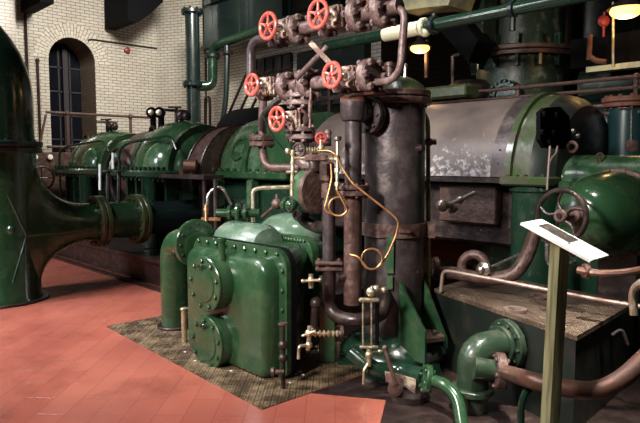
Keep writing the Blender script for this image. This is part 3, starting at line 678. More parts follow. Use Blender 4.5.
# brown pipes behind
mb = MB(); mb.tube([at(436,274,d=5.0), at(452,272,d=4.9), at(485,280,d=4.6), at(515,276,d=4.5), at(528,255,d=4.5), at(534,235,d=4.6)], .052, 12, .2)
single('drain_pipe', mb, M['brown'], 'thick brown pipe curving up behind the chequered tank top', 'pipe')
mb = MB(); mb.ring(at(474,267,d=4.8), V((.3,-1,.1)), .10, .038, 28, 12); single('pipe_loop', mb, M['brown'], 'brown looped pipe sitting behind the tank rail', 'pipe')
mb = MB(); q = at(489,268,d=4.6); mb.lathe(q-UY*.05, -UY, [(0,.05),(.04,.055),(.05,.03),(.09,.028),(.1,.01)], 16); mb.cyl(q, at(520,254,d=4.6), .012, n=8)
single('drain_valve', mb, M['steel'], 'small valve with bright spindle beside the brown pipe loop', 'valve')
mb = MB(); q = at(436,268,d=5.0); mb.flange(q, RT, .09, .04, 6)
single('pipe_flange', mb, M['brown'], 'brown flange on the drain pipe right of the black column', 'flange')
# dark valve on the steam chest
q = at(449,205,d=5.1); mb = MB(); mb.lathe(q-UY*.12, UY, [(-.02,.02),(0,.05),(.03,.055),(.04,.03),(.15,.03)], 16); mb.cyl(q+UY*0, at(474,193,d=5.3), .018, n=10); mb.ball(q+UY*.05-UZ*.03,.045); mb.ball(at(460,200,d=5.2),.035)
single('chest_valve', mb, M['rail2'], 'dark valve with pale end on the brown steam chest', 'valve')
# =================== GREEN ELBOW and brown pipe at bottom right ===================
n_ = V((dirF.y,-dirF.x,0)).normalized()
fc = at(494,346,d=3.9)
import mathutils
fc = fc+n_*(.03-(fc-A).dot(n_)) if True else fc
ec = fc+n_*.27; 
t = thing('green_elbow', 'green cast pipe elbow bolted to the dark tank by a round flange', 'elbow', (ec.x,ec.y,0))
mb = MB(); mb.tube([fc, V((ec.x,ec.y,fc.z)), V((ec.x,ec.y,0))], .100, 24, .11); mb.disc((ec.x,ec.y,.14),UZ,.135,.04,28); part('elbow_body', mb, M['elbow'], t)
mb = MB(); mb.flange(fc+n_*.0, n_, .165, .05, 10, .015, 36); mb.disc(fc+n_*.045, n_, .125, .03, 36); part('wall_flange', mb, M['elbow'], t)
bc = V((ec.x,ec.y,fc.z-.05))+n_*(-.05); ex = RT*.94-FW*.05-UZ*.10; ex.normalize()
bc2 = at(499,371,d=ec.dot(FW))
mb = MB(); mb.cyl(bc2-ex*.16, bc2, .075, .062, 20); part('branch', mb, M['elbow'], t)
mb = MB(); mb.flange(bc2+ex*.0, ex, .115, .06, 6, .014, 32); part('branch_flange', mb, M['brown'], t)
mb = MB(); d0 = (bc2).dot(FW)
mb.tube([bc2+ex*.02, at(530,380,d=3.06), at(562,388,d=2.98), at(596,392,d=2.92), at(622,380,d=2.9), at(652,352,d=2.9)], .045, 18, .12)
single('copper_brown_pipe', mb, M['cpipe'], 'thick reddish brown pipe bending right and upwards behind the wooden post', 'pipe')
mb = MB(); p0 = at(523,400,d=3.2); mb.tube([V((p0.x,p0.y,0)), at(521,405,d=3.2), at(525,392,d=3.2), at(535,385,d=3.25), at(545,383,d=3.4)],.02,8,.05); single('thin_drain_pipe', mb, M['dgreen'], 'thin dark green pipe rising below the reddish brown pipe', 'pipe')
# =================== WOODEN POST AND SIGN BOARD ===================
k_ = 2.75
pt = at(560,243,d=k_); 
t = thing('wooden_post', 'greenish square wooden post standing in front of the tank at right', 'post', (pt.x,pt.y,0))
mb = MB(); pz = pt-RT*.028; pz.z = 0; ax_, ay_ = (RT*.92+FW*.38).normalized()*.03, (FW*.92-RT*.38).normalized()*.03; mb.loft([[q_-ax_-ay_, q_+ax_-ay_, q_+ax_+ay_, q_-ax_+ay_] for q_ in (pz, pt)]); part('shaft', mb, M['wood'], t)
mb = MB(); mb.box((pz.x,pz.y,.01),(.2,.2,.02)); part('foot_plate', mb, M['dbrown'], t)
qa, qb, qc, qd = at(521,222.5,d=2.80), at(541.5,219,d=3.03), at(609,255,d=2.80), at(591,260.5,d=2.60)
t = thing('sign_board', 'tilted white card with a dark printed photograph on the wooden post', 'sign', tuple((qa+qc)/2))
nn = (qb-qa).cross(qd-qa).normalized(); nn = nn if nn.z > 0 else -nn
mb = MB(); mb.prism([qa,qb,qc,qd], -nn*.012); part('card', mb, M['white'], t)
def onb(u, v, h=.0015): return qa+(qd-qa)*u+(qb-qa)*v+(qc-qb-(qd-qa))*u*v+nn*h
mb = MB(); mb.prism([onb(.13,.38),onb(.13,.92),onb(.60,.90),onb(.60,.36)], nn*.001); part('printed_photograph', mb, M['print'], t)
mb = MB(); mb.box((qa+qc)/2-nn*.03, (.16,.12,.035), ax=(qd-qa), ay=nn.cross(qd-qa)); part('bracket', mb, M['black'], t)
# =================== CONDENSER CASING (foreground) ===================
Yf = 2.63; YF = 2.76
X0 = at(184,248,Y=Yf).x-.055; X1 = at(287,256,Y=YF).x; ZT = at(240,243,Y=YF).z
def rr(x0, x1, z0, z1, R, y, n=8):
    pts = []; b = R*.5
    for cx, cz, a, R in ((x1-b,z0+b,-PI/2,b),(x1-R,z1-R,0,R),(x0+R,z1-R,PI/2,R),(x0+b,z0+b,PI,b)):
        for k in range(n+1): pts.append(V((cx+R*math.cos(a+PI/2*k/n), y, cz+R*math.sin(a+PI/2*k/n))))
    return pts
t = thing('condenser_casing', 'large glossy green rounded casing with two round bolted covers in the foreground', 'casing', ((X0+X1)/2,3.1,0))
bx0, bx1, bz0, bz1 = X0+.06, X1-.085, .008, ZT-.06
mb = MB(); lp = [rr(bx0+.05,bx1-.06,bz0+.03,bz1-.06,.10,Yf), rr(bx0+.025,bx1-.03,bz0+.012,bz1-.03,.12,Yf+.010), rr(bx0+.008,bx1-.01,bz0+.004,bz1-.01,.14,Yf+.035), rr(bx0,bx1,bz0,bz1,.15,Yf+.08), rr(bx0,bx1,bz0,bz1,.15,YF)]
mb.loft(lp); part('front_cover', mb, M['green'], t, sharp=50)
mb = MB(); mb.loft([rr(X0,X1,.01,ZT,.14,YF-.005),rr(X0,X1,.01,ZT,.14,YF+.035)]); f = part('front_flange', mb, M['green'], t)
mb = MB(); mb.loft([rr(X0,X1+.005,.01,ZT+.003,.14,YF+.038),rr(X0,X1+.005,.01,ZT+.003,.14,YF+.085)]); part('gasket_flange', mb, M['soot'], t)
proto = MB().bolt((0,0,0), -UY, .018, .02)
bm0 = None
def bolt_at(p, ax=-UY, r=.018, h=.022, mt=None, parent=None):
    global bm0
    me = bpy.data.meshes.get('bolt_%s_%.3f' % (str(tuple(round(q,1) for q in ax)), r))
    if me is None:
        m_ = MB().bolt((0,0,0), V(ax), r, h); me = bpy.data.meshes.new('bolt_%s_%.3f' % (str(tuple(round(q,1) for q in ax)), r))
        me.from_pydata([tuple(q) for q in m_.v], [], m_.f); me.materials.append(mt or M['green'])
    o = bpy.data.objects.new('bolt', me); C.objects.link(o); o.parent = parent; o.location = V(p)-WL[parent.name]; return o
BY = YF-.005
for k in range(9): bolt_at((X0+.10+(X1-X0-.2)*k/8, BY, ZT-.032), parent=f)
for k in range(6): bolt_at((X1-.042, BY, ZT-.15-(ZT-.25)*k/5), parent=f)
for k in range(5): bolt_at((X0+.032, BY, ZT-.15-(ZT-.25)*k/4), parent=f)
Xr = at(316,250,Y=3.4).x
mb = MB(); mb.loft([rr(X0+.05,X1-.05,.03,ZT-.05,.14,YF+.08),rr(X0+.05,Xr-.05,.03,ZT-.05,.14,3.36)]); part('middle_body', mb, M['green'], t, sharp=50)
mb = MB(); mb.loft([rr(X0+.1,Xr,.02,ZT,.14,3.36),rr(X0+.1,Xr,.02,ZT,.14,3.43)]); f2 = part('rear_flange', mb, M['green'], t)
for k in range(8): bolt_at((X0+.5+(Xr-X0-.6)*k/7, 3.36, ZT-.03), parent=f2)
mb = MB(); mb.loft([rr(X0+.25,Xr-.08,.03,ZT-.06,.2,3.43),rr(X0+.25,Xr-.08,.03,ZT-.05,.2,3.66)]); part('rear_body', mb, M['dgreen'], t, sharp=50)
q = at(290,236,Y=3.85); mb = MB(); mb.ball((q.x,3.85,ZT-.09),.36,(1.0,.9,.62),32,18); part('rear_dome', mb, M['pale'], t)
q = at(250,232,Y=3.2); mb = MB(); mb.loft([[V((q.x+xx, 3.17-.2*math.cos(PI*k/20)*s, ZT-.06+.16*s*math.sin(PI*k/20))) for k in range(21)] for xx, s in ((-.32,.3),(-.30,.8),(-.22,1),(.22,1),(.3,.8),(.32,.3))]); part('crown_hump', mb, M['pale'], t, sharp=50)
for k,(px,py,R,dep) in enumerate(((204,284,.215,.13),(206,343,.215,.10))):
    q = at(px,py,Y=Yf-dep); cc = V((q.x,Yf,q.z))
    mb = MB(); mb.lathe(cc+UY*.05, -UY, [(0,R*1.0),(.05+dep-.02,R*.985),(.05+dep-.015,R*.97)], 40); b_ = part('cover_boss', mb, M['green'], t)
    mb = MB(); mb.lathe(cc-UY*(dep-.018), -UY, [(0,R),(.012,R),(.018,R*.97),(.020,R*.66),(.028,R*.64),(.03,R*.6)], 40); cv = part('round_cover', mb, M['green'], t)
    for j in range(9):
        a = 2*PI*j/9+.25; bolt_at(cc+V((R*.84*math.cos(a),-dep-.0,R*.84*math.sin(a))), parent=cv)
    mb = MB(); 
    for j in (-1,0,1): mb.ball(cc+V((-.02+j*.022,-dep-.015,R*.62)),.017)
    mb.tube([cc+V((-.05,-dep,R*.6)),cc+V((-.04,-dep-.03,R*.68)),cc+V((.02,-dep-.03,R*.72)),cc+V((.05,-dep,R*.55))],.009,8,.02); part('lug', mb, M['dgreen'], t)
q = at(222,248,Y=Yf-.02); mb = MB(); mb.cyl((q.x,Yf-.02,q.z-.12),(q.x,Yf-.02,q.z+.07),.027,n=16); mb.disc((q.x,Yf-.02,q.z+.065),UZ,.036,.03,16); part('vent_stub', mb, M['green'], t)
# side pipe
q = at(174,260,d=5.75); zz = at(195,226,d=5.5).z; e = V((X0+.06,2.98,zz-.12))
mb = MB(); qf = at(196,243,d=5.4); mb.tube([(q.x,q.y,0),(q.x,q.y,qf.z-.02),(qf.x+.05,qf.y+.0,qf.z-.02)], .13, 24, .2, 10)
t2 = thing('side_pipe', 'fat green pipe rising from the floor and arching into the condenser casing', 'pipe', (q.x,q.y,0))
part('pipe_body', mb, M['green'], t2)
mb = MB(); mb.disc((q.x,q.y,.015), UZ, .17,.03,28); part('foot', mb, M['dbrown'], t2)
mb = MB(); mb.flange(qf, UX, .215, .045, 12, .013, 40); part('arch_flange', mb, M['green'], t2)
mb = MB(); q = at(184,310,d=5.3); mb.cyl((q.x,q.y,0),(q.x,q.y,.3),.025,n=12); mb.disc((q.x,q.y,.3),UZ,.035,.02,12)
single('brass_drain', mb, M['brass'], 'short brass drain tube between the side pipe and lower round cover', 'drain pipe')
# chequer plate on floor
mb = MB(); g1, g2 = at(311,393,Z=0), at(386,400,Z=0); mb.prism([(-5.56,2.42,.0),(-2.98,2.31,.0),(g1.x,g1.y,0),(-2.98,3.69,.0),(-4.4,3.69,0),(-5.56,3.02,.0)], (0,0,.006)); single('chequer_plate', mb, M['plate'], 'worn brown chequer floor plate under the condenser casing', 'floor plate')
mb = MB(); mb.prism([(g1.x+.01,g1.y,0),(g2.x,g2.y,0),tuple(at(376,440,Z=0)),(0,1.2,0),(4.5,1.2,0),(4.5,6.5,0),(-4.02,6.5,0),(-4.02,3.72,0),(g1.x+.01,3.72,0)], (0,0,.005)); single('shaded_oily_floor', mb, M['dbrown'], 'dark oily sheet with painted-in shade under the column feet, wooden post and tank', 'floor plate')  # dark sheet puts the floor's shade, with soot and oil, into colour
# paint flakes
fl = [(185,352),(195,361),(231,371),(300,372),(303,375),(290,383)]
for k,(px,py) in enumerate(fl):
    q = at(px,py,Z=.006); mb = MB(); mb.prism([q+V((.012*math.cos(a),.010*math.sin(a*1.3),0)) for a in (0,1,2.2,3.4,4.6)], (0,0,.004))
    single('paint_flake', mb, M['white'], 'tiny white flake lying on the chequer floor plate', 'debris', 'white flakes on the chequer plate')
# drain valve stack right of the casing
q = at(283,350,d=4.2)
t = thing('drain_cock', 'small dark corroded drain valve standing at casing lower right corner', 'valve', (q.x,q.y,0.006))
mb = MB(); mb.cyl((q.x,q.y,.006),(q.x,q.y,at(283,325,d=4.2).z),.016,n=10); mb.ball(at(283,345,d=4.2),.035); mb.ball(at(283,358,d=4.2),.032); part('stem', mb, M['dbrown'], t)
mb = MB(); mb.disc(at(283,324,d=4.2),UZ,.035,.015,14); part('handle', mb, M['brown'], t)
mb = MB(); a = at(271,372,d=4.15); mb.lathe(a, RT, [(0,.03),(.02,.032),(.03,.018),(.09,.016)], 14); part('outlet', mb, M['brown'], t)
# =================== BLACK COLUMN ===================
cc = at(394,240,d=4.7); CX, CYc = cc.x, cc.y
def colz(py): return at(396,py,d=4.7).z
ztop = colz(99)
t = thing('separator_column', 'tall blackened vertical cylinder with domed lid in the centre', 'column', (CX,CYc,0))
mb = MB(); mb.lathe((CX,CYc,0), UZ, [(.16,.232),(ztop-.05,.232)], 48); part('shell', mb, M['black'], t)
mb = MB(); mb.flange((CX,CYc,ztop-.035), UZ, .275, .05, 16, .017, 44); mb.flange((CX,CYc,ztop+.022), UZ, .27, .045, 16, .014, 44); part('top_flange', mb, M['brown'], t)
mb = MB(); mb.lathe((CX,CYc,ztop+.04), UZ, [(0,.25),(.01,.235),(.05,.21),(.09,.15),(.115,.08),(.12,.0)], 36); part('lid', mb, M['ogreen'], t)
zb_ = colz(228)
mb = MB(); mb.lathe((CX,CYc,zb_-.05), UZ, [(0,.235),(0,.252),(.1,.252),(.1,.235)], 48, c0=False, c1=False); mb.box(V((CX,CYc,zb_))+RT*.27-FW*.1,(.05,.08,.12),ax=RT,ay=FW); mb.box(V((CX,CYc,zb_))-FW*.25+RT*.05,(.09,.03,.03),ax=RT,ay=FW,bev=.008); part('band', mb, M['brown'], t)
mb = MB(); z1_, z2_ = colz(232), colz(268); ps = V((CX,CYc,0))-FW*.243-RT*.06; mb.box(V((ps.x,ps.y,(z1_+z2_)/2)), (.055,.014,z1_-z2_), ax=RT, ay=FW); mb.box(V((ps.x,ps.y,z2_-.07)), (.045,.012,.1), ax=RT, ay=FW); part('green_strap', mb, M['lgreen'], t)
q = V((CX,CYc,colz(149)))-FW*.185+RT*.155; mb = MB(); mb.lathe(q, -FW+RT*.6, [(-.03,.03),(.02,.03),(.035,.024),(.05,.02)], 12); part('plug', mb, M['dbrown'], t)
# base
mb = MB(); mb.lathe((CX,CYc,0), UZ, [(.06,.27),(.08,.40),(.13,.42),(.17,.40),(.24,.30),(.27,.255)], 44); part('base_casting', mb, M['dgreen'], t)
for k in range(10):
    a = 2*PI*k/10; mb = MB(); mb.bolt((CX+.37*math.cos(a),CYc+.37*math.sin(a),.165),UZ,.018,.03); part('bolt', mb, M['dgreen'], t)
for a in (-1.15,-.1,1.6,2.8,-2.35):
    d_ = V((math.cos(a),math.sin(a),0)); p_ = V((-d_.y,d_.x,0)); c_ = V((CX,CYc,0))+d_*.36
    mb = MB(); mb.loft([[c_+d_*i*.07*w+p_*j*.075*w+UZ*z for i,j in ((-1,-1),(1,-1),(1,1),(-1,1))] for z,w in ((.006,1.15),(.10,.85))]); part('foot', mb, M['dgreen'], t)
# gussets
zg1, zg0 = colz(282), .15
for (pi_, po_, kx) in ((at(399,282,d=4.44), at(425,332,d=4.28), 0),(at(421,277,d=4.66), at(446,339,d=4.46), 1)):
    d_ = (po_-pi_); d_.z = 0; d_.normalize(); p_ = V((-d_.y,d_.x,0)); zq = .15 if kx == 0 else po_.z-.07
    mb = MB(); mb.prism([dn(pi_,pi_.z), dn(pi_,pi_.z)+d_*.012, po_, dn(po_,zq), dn(pi_,zq)], p_*.018); part('gusset', mb, M['green'], t)
mb = MB(); s1, s2, s3, s4 = at(424,337,d=4.34), at(445,343,d=4.42), at(440,333,d=4.64), at(421,331,d=4.6); zs_ = s1.z-.03; mb.prism([dn(s_i,zs_-.02) for s_i in (s1,s2,s3,s4)], (0,0,.03)); sm = (s1+s2+s3+s4)/4; mb.bolt((sm.x+.02,sm.y,zs_+.01), UZ, .02,.03); part('bracket_shelf', mb, M['plate2'], t)
# pale green pipe on right of column
mb = MB(); mb.tube([at(422,118,d=4.75)-RT*.05, at(424,112,d=4.75), at(428,122,d=4.75), at(428.5,290,d=4.75), at(428.5,330,d=4.75)], .018, 10, .04)
t = single('equalising_pipe', mb, M['cgreen'], 'slim pale green pipe running down the right side of black column', 'pipe')
mb = MB(); q = at(431,142,d=4.7); mb.lathe(q-RT*.05, RT, [(0,.026),(.05,.03),(.06,.022),(.09,.022)], 12); part('union', mb, M['brown'], t)
# ---- pipe 1: standpipe with nozzle into the column ----
p1 = V((CX,CYc,0))-UY*.47; p1x = at(353,200,d=4.37); p1 = V((p1x.x,p1x.y,0))
def z1(py): return at(353,py,d=4.37).z
t = thing('steam_pipe', 'brown-black vertical pipe with thick capped head bolted to front of column', 'pipe', (p1.x,p1.y,z1(316)))
mb = MB(); mb.lathe((p1.x,p1.y,0), UZ, [(z1(192),.062),(z1(122),.062),(z1(121),.085),(z1(118),.094),(z1(103),.096)], 28); part('head', mb, M['black'], t)
mb = MB(); mb.lathe((p1.x,p1.y,0), UZ, [(z1(103),.097),(z1(99),.095),(z1(97),.075),(z1(96),.03)], 28); part('cap', mb, M['rust'], t)
nz = V((CX,CYc,z1(113)))-V((p1.x,p1.y,z1(113))); nd = nz.normalized()
mb = MB(); mb.cyl(V((p1.x,p1.y,z1(113))), V((p1.x,p1.y,z1(113)))+nd*.25, .07, n=24); mb.flange(V((p1.x,p1.y,z1(115)))+nd*.15, nd, .135,.035,8,.016,36); mb.disc(V((p1.x,p1.y,z1(115)))+nd*.19, nd, .13,.035,36); part('nozzle', mb, M['black'], t)
for z_, r_ in ((z1(187),.125),(z1(193),.12)):
    mb = MB(); mb.flange((p1.x,p1.y,z_), UZ, r_, .035, 6, .014, 30); part('flange', mb, M['brown'], t)
mb = MB(); mb.cyl((p1.x,p1.y,z1(192)),(p1.x,p1.y,z1(306)),.066,n=24); part('lower_pipe', mb, M['brown'], t)
# ---- pipe 2 with u bend ----
p2 = at(329,240,d=4.42)
def z2(py): return at(329,py,d=4.42).z
t = thing('drain_bend', 'brown pipe dropping from the drum and sweeping in a u-bend to the column foot', 'pipe', (p2.x,p2.y,z2(316)))
mb = MB(); mb.cyl((p2.x,p2.y,z2(196)),(p2.x,p2.y,z2(268)),.040,n=20)
for s in (-1,1): mb.cyl((p2.x+RT.x*.035*s,p2.y+RT.y*.035*s,z2(200)),(p2.x+RT.x*.035*s,p2.y+RT.y*.035*s,z2(262)),.012,n=8)
part('upper_pipe', mb, M['black'], t)
for py in (263,269):
    mb = MB(); c_ = V((p2.x,p2.y,z2(py))); mb.box(c_, (.2,.11,.03), ax=RT, ay=FW, bev=.01); mb.bolt(c_+RT*.075+UZ*.012,UZ,.015,.02); mb.bolt(c_-RT*.075+UZ*.012,UZ,.015,.02); part('flange', mb, M['brown'], t)
e_ = at(385,300,d=4.45)
mb = MB(); mb.tube([(p2.x,p2.y,z2(268)), V((p2.x,p2.y,z2(316))), at(356,322,d=4.3), at(383,314,d=4.4), e_, e_+FW*.1+UZ*.05], .05, 18, .16, 8); part('u_bend', mb, M['dbrown'], t)
mb = MB(); q = at(338,278,d=4.4); mb.cyl(q, at(350,276,d=4.4), .03, n=12); mb.flange(q, RT,.04,.02,6); part('side_union', mb, M['dbrown'], t)
mb = MB(); p_ = at(317,275,d=4.42); mb.cyl(at(316,300,d=4.42), at(313,335,d=4.42), .03, n=10); mb.ball(at(316,303,d=4.42),.045); mb.ball(at(314,330,d=4.42),.04)
single('corroded_pipe', mb, M['dbrown'], 'short corroded vertical pipe under the upper brass cock', 'pipe')
mb = MB(); q = at(327,310,d=4.75); mb.box((q.x,q.y,.35),(.13,.06,.7),ax=RT,ay=FW,bev=.01); single('green_stay', mb, M['green'], 'green upright stay behind the u-bend between casing and column', 'stay')
# =================== GOVERNOR DRUM ===================
Dc = at(316,191.5,Y=3.2); 
t = thing('governor_drum', 'green rounded drum with brown disc end under the valve stack', 'drum', (Dc.x,Dc.y,Dc.z-.15))
mb = MB(); mb.lathe(Dc-UX*.18, UX, [(0,.05),(.005,.09),(.03,.15),(.07,.175),(.16,.18),(.17,.18)], 36); part('drum_body', mb, M['lgreen'], t, sharp=50)
mb = MB(); mb.lathe(Dc-UX*.012, UX, [(0,.180),(.03,.180),(.038,.172),(.04,.12)], 36); part('end_disc', mb, M['brown'], t)
mb = MB(); mb.tube([Dc-UX*.03+UZ*.12, Dc-UX*.02+UZ*.2, Dc-UX*.05+UZ*.3], .055, 14, .05); mb.disc(Dc-UX*.03+UZ*.17,UZ,.08,.03,20); part('neck', mb, M['dbrown'], t)
mb = MB(); q = at(300,214,Y=3.25); mb.tube([Dc-UX*.1-UZ*.1, q-UZ*.04, at(318,228,Y=3.3), p2.xyz*0+V((p2.x,p2.y,z2(226)))], .05, 14, .1); mb.ring(q,UX*.4-UY,.05,.02,20); part('outlet_bend', mb, M['dbrown'], t)
mb = MB(); q = at(291,205,Y=3.0); mb.ball(q,.05); mb.disc(q-UX*.04,UX,.06,.03,18); mb.cyl(q,Dc-UX*.1,.035,n=10); mb.ball(at(284,205,Y=3.0),.035); part('side_valve', mb, M['green'], t)
mb = MB(); mb.ring(at(289,204,Y=2.95), -UY-UX*.2, .055,.006,24,6); part('wire_loop', mb, M['black'], t)
mb = MB(); a = at(277,204,Y=3.0); mb.tube([at(262,217,Y=3.0),a,a+UZ*.08],.012,8,.03); mb.ball(a,.045); part('lever_arm', mb, M['brown'], t)
mb = MB(); a = at(327,172,Y=3.1); mb.box(a,(.1,.08,.16),bev=.02); mb.box(a-UZ*.14,(.07,.06,.12),bev=.01); part('link_block', mb, M['brown'], t)
# low brown pipe across casing C to stack
mb = MB(); mb.tube([at(263,100,d=6.2)+UZ*.0, at(262,150,d=6.2), at(266,168,d=6.1), at(300,168,d=5.9)], .045, 12, .2); mb.flange(at(262,138,d=6.2), UZ, .13,.06,6); mb.flange(at(262,144,d=6.2), UZ,.13,.05,6)
single('inlet_pipe', mb, M['brown'], 'rusty brown pipe bending at the near green turbine, with square flange', 'pipe')
mb = MB(); mb.tube([at(272,105,d=5.9), at(281,98,d=5.9), at(262,115,d=6.0), at(262,130,d=6.1)], .03, 10, .2)
single('grey_tube', mb, M['black'], 'curved grey tube behind the isolated lower handwheel', 'tube')
mb = MB(); mb.tube([at(253,222,d=5.9), at(253,190,d=5.9), at(260,188,d=5.9), at(292,187,d=5.9)], .02, 10, .1)
single('brass_pipe', mb, M['brass'], 'brass pipe bend in front of the green turbine lower half', 'pipe')
mb = MB(); mb.tube([at(262,113,d=5.6),at(272,136,d=5.6),at(284,150,d=5.6)],.01,6); 
single('stay_rod', mb, M['dgreen'], 'thin green rod behind the lower isolated handwheel', 'rod')
mb = MB(); q = at(238,213,d=5.6); mb.ring(q, RT, .07,.025,20); mb.disc(q+RT*.07,RT,.09,.03,20); mb.disc(q-RT*.08,RT,.07,.03,20); mb.cyl(q-RT*.2,q+RT*.2,.04,n=12)
single('feed_valve', mb, M['green'], 'small green flanged valve behind the casing top left', 'valve')
mb = MB(); q = at(206,222,d=5.6); mb.cyl(at(206,234,d=5.5),at(206,205,d=5.6),.012,n=8); mb.box(at(211,219,d=5.6),(.18,.03,.03),ax=RT,ay=FW); mb.ball(at(206,210,d=5.6),.025)
single('copper_cock', mb, M['copper'], 'small copper cock standing on the arch of the side pipe', 'valve')
# =================== VALVE MANIFOLD ===================
YW_, YP_ = 2.92, 3.16
def valve(px, py, R, label, s=1.0, vert=False, ph=0):
    w = at(px,py,Y=YW_); c = V((w.x, YP_, w.z))
    t = thing('isolating_valve', label, 'valve', c-UZ*.1, 'brown valves with red handwheels')
    ax = UZ if vert else UX
    mb = MB(); mb.ball(c, .082*s, (1,1,1.0)); mb.cyl(c-ax*.13*s, c+ax*.13*s, .052*s, n=18); mb.cyl(c, c-UY*.1*s, .062*s, n=18); part('valve_body', mb, M['vbrown'], t)
    for q in ((-1,1) if vert else (-1,)):
        mb = MB(); mb.flange(c+ax*.14*s*q, ax, .100*s, .045*s, 6, .021*s, 28); part('pipe_flange', mb, M['vbrown'], t)
    mb = MB(); mb.box(c-UY*.105*s, (.15*s,.028,.15*s), bev=.03); mb.box(c-UY*.075*s, (.155*s,.026,.155*s), bev=.03)
    for i in (-1,1):
        for j in (-1,1): mb.bolt(c-UY*.118*s+V((i*.052*s,0,j*.052*s)), -UY, .016*s, .018)
    part('bonnet_flange', mb, M['worn'], t)
    mb = MB(); mb.lathe(c-UY*.11*s, -UY, [(0,.04),(.02,.032),(.05,.03),(.055,.02)], 14)
    for i in (-1,1): mb.cyl(c-UY*.11*s+UX*i*.03, c-UY*.19*s+UX*i*.022, .010, n=8)
    mb.cyl(c-UY*.12, V((c.x,YW_-.02,c.z)), .011, n=10); part('stem', mb, M['steel'], t)
    handwheel(t, V((c.x,YW_,c.z)), -UY, R-.014, .0155, M['red'], 5, False, .3)
    return c
c1 = valve(268,26,.108,'leftmost valve of the upper row, red handwheel nearest the green crossing pipe')
c2 = valve(318,14,.106,'topmost large red handwheel valve in the middle of the upper row', 1.05)
c3 = valve(252,85,.092,'small red handwheel valve at the left end of the lower row')
c4 = valve(332,75,.094,'right-hand valve of the lower row, red wheel beside the column lid', 1.0)
c5 = valve(277,119,.098,'lowest red handwheel valve, standing alone below the lower row on an upright pipe', .95, True)
def fl_pair(px, py, r=.1, ax=UX, mt='vbrown', label='', gap=.04, name='flange_joint', cat='flange'):
    q = at(px,py,Y=YP_)
    mb = MB(); mb.flange(q-ax*gap, ax, r, .042, 6, r*.19, 30); mb.flange(q+ax*gap, ax, r, .042, 6, r*.19, 30)
    return single(name, mb, M[mt], label, cat, 'flange joints of the valve manifold'), q
zu = (c1.z+c2.z)/2; zl = (c3.z+c4.z)/2
# upper run
eL = at(251,40,Y=YP_)
mb = MB(); mb.cyl((c1.x-.1,YP_,c1.z),(c1.x-.2,YP_,c1.z),.05,n=16); mb.cyl((c1.x,YP_,c1.z),(c2.x,YP_,c2.z),.05,n=18)
uR = at(412,8,Y=YP_); mb.cyl((c2.x,YP_,c2.z),(at(400,0,Y=YP_).x,YP_,c2.z),.05,n=18)
single('upper_manifold_pipe', mb, M['vbrown'], 'upper horizontal brown pipe joining the top valves', 'pipe')
for px, r, lb in ((300,.115,'left brown bolted flange pair between the two upper valves'),(361,.118,'middle brown bolted flange pair right of topmost handwheel'),(386,.122,'rightmost brown bolted flange pair of the upper row')):
    q = at(px,20,Y=YP_); mb = MB(); s = 1
    mb.flange((q.x-.02,YP_,zu), UX, r, .075, 6, .027, 32)
    single('flange_joint', mb, M['vbrown'], lb, 'flange', 'flange joints of the valve manifold')
q = at(372,8,Y=YP_); mb = MB(); mb.tube([(q.x,YP_,zu+.02),(q.x,YP_-.03,zu+.12),(q.x+.03,YP_,zu+.16)], .03, 10, .03); mb.bolt((q.x-.05,YP_-.03,zu+.08),UZ,.02,.05)
single('vent_cock', mb, M['rust'], 'rusty small vent stub on top of the upper row', 'valve')
# lagged elbow linking rows at left
mb = MB(); xl = at(251,40,Y=YP_).x
mb.tube([(c1.x-.12,YP_,c1.z-.01),(xl,YP_,c1.z-.01),(at(251,80,Y=YP_).x,YP_,c3.z+.02)], .042, 14, .12, 8); mb.flange((c1.x-.17,YP_,c1.z),UX,.115,.06,6,.024)
single('link_pipe', mb, M['black'], 'grey curved pipe dropping from upper to lower row at far left of valves', 'pipe')
# right link pipe
mb = MB(); a = at(392,12,Y=YP_); b = at(404,14,Y=YP_); c_ = at(401,76,Y=YP_); d_ = at(368,83,Y=YP_)
mb.tube([V((a.x,YP_,zu)), at(405,11,Y=YP_), at(400,80,Y=YP_), d_], .026, 14, .14, 8)
single('link_pipe', mb, M['vbrown'], 'slim brown pipe looping down at the right from upper row to the lid flange', 'pipe')
# lower run
mb = MB(); mb.cyl((c3.x,YP_,zl),(d_.x,YP_,zl),.05,n=18); single('lower_manifold_pipe', mb, M['vbrown'], 'lower horizontal brown pipe joining the lower valves', 'pipe')
for px, r, lb in ((290,.115,'left bolted flange pair on the lower row above the upright pipe'),(311,.115,'flange pair left of the lower right handwheel'),(372,.115,'flange pair over the column lid, right end of lower row')):
    q = at(px,82,Y=YP_); mb = MB()
    mb.flange((q.x-.02,YP_,zl), UX, r, .075, 6, .027, 32)
    single('flange_joint', mb, M['vbrown'], lb, 'flange', 'flange joints of the valve manifold')
# vertical stack under the lower row
sx = c5.x
mb = MB(); mb.cyl((sx,YP_,zl),(sx,YP_,Dc.z+.25),.045,n=16); mb.tube([(sx,YP_,Dc.z+.32),(sx,YP_,Dc.z+.22),(Dc.x-.02,3.2,Dc.z+.2)],.05,14,.05)
single('upright_pipe', mb, M['vbrown'], 'upright brown pipe between lower row and governor drum', 'pipe')
for py, r in ((99,.115),(133,.12)):
    z_ = at(300,py,Y=YP_).z; mb = MB()
    for g in (-.032,.026): mb.flange((sx,YP_,z_+g), UZ, r, .038, 6, .018, 30)
    single('flange_joint', mb, M['vbrown'], 'upper flange pair of the upright pipe, above the lone handwheel valve' if py < 110 else 'lower flange pair of the upright pipe, below the lone handwheel valve', 'flange', 'flange joints of the valve manifold')
mb = MB(); mb.disc((sx+.03,YP_-.0,c5.z),UX,.095,.02,24); single('red_ring', mb, M['dred'], 'dull red ring plate beside the lone handwheel valve', 'ring')
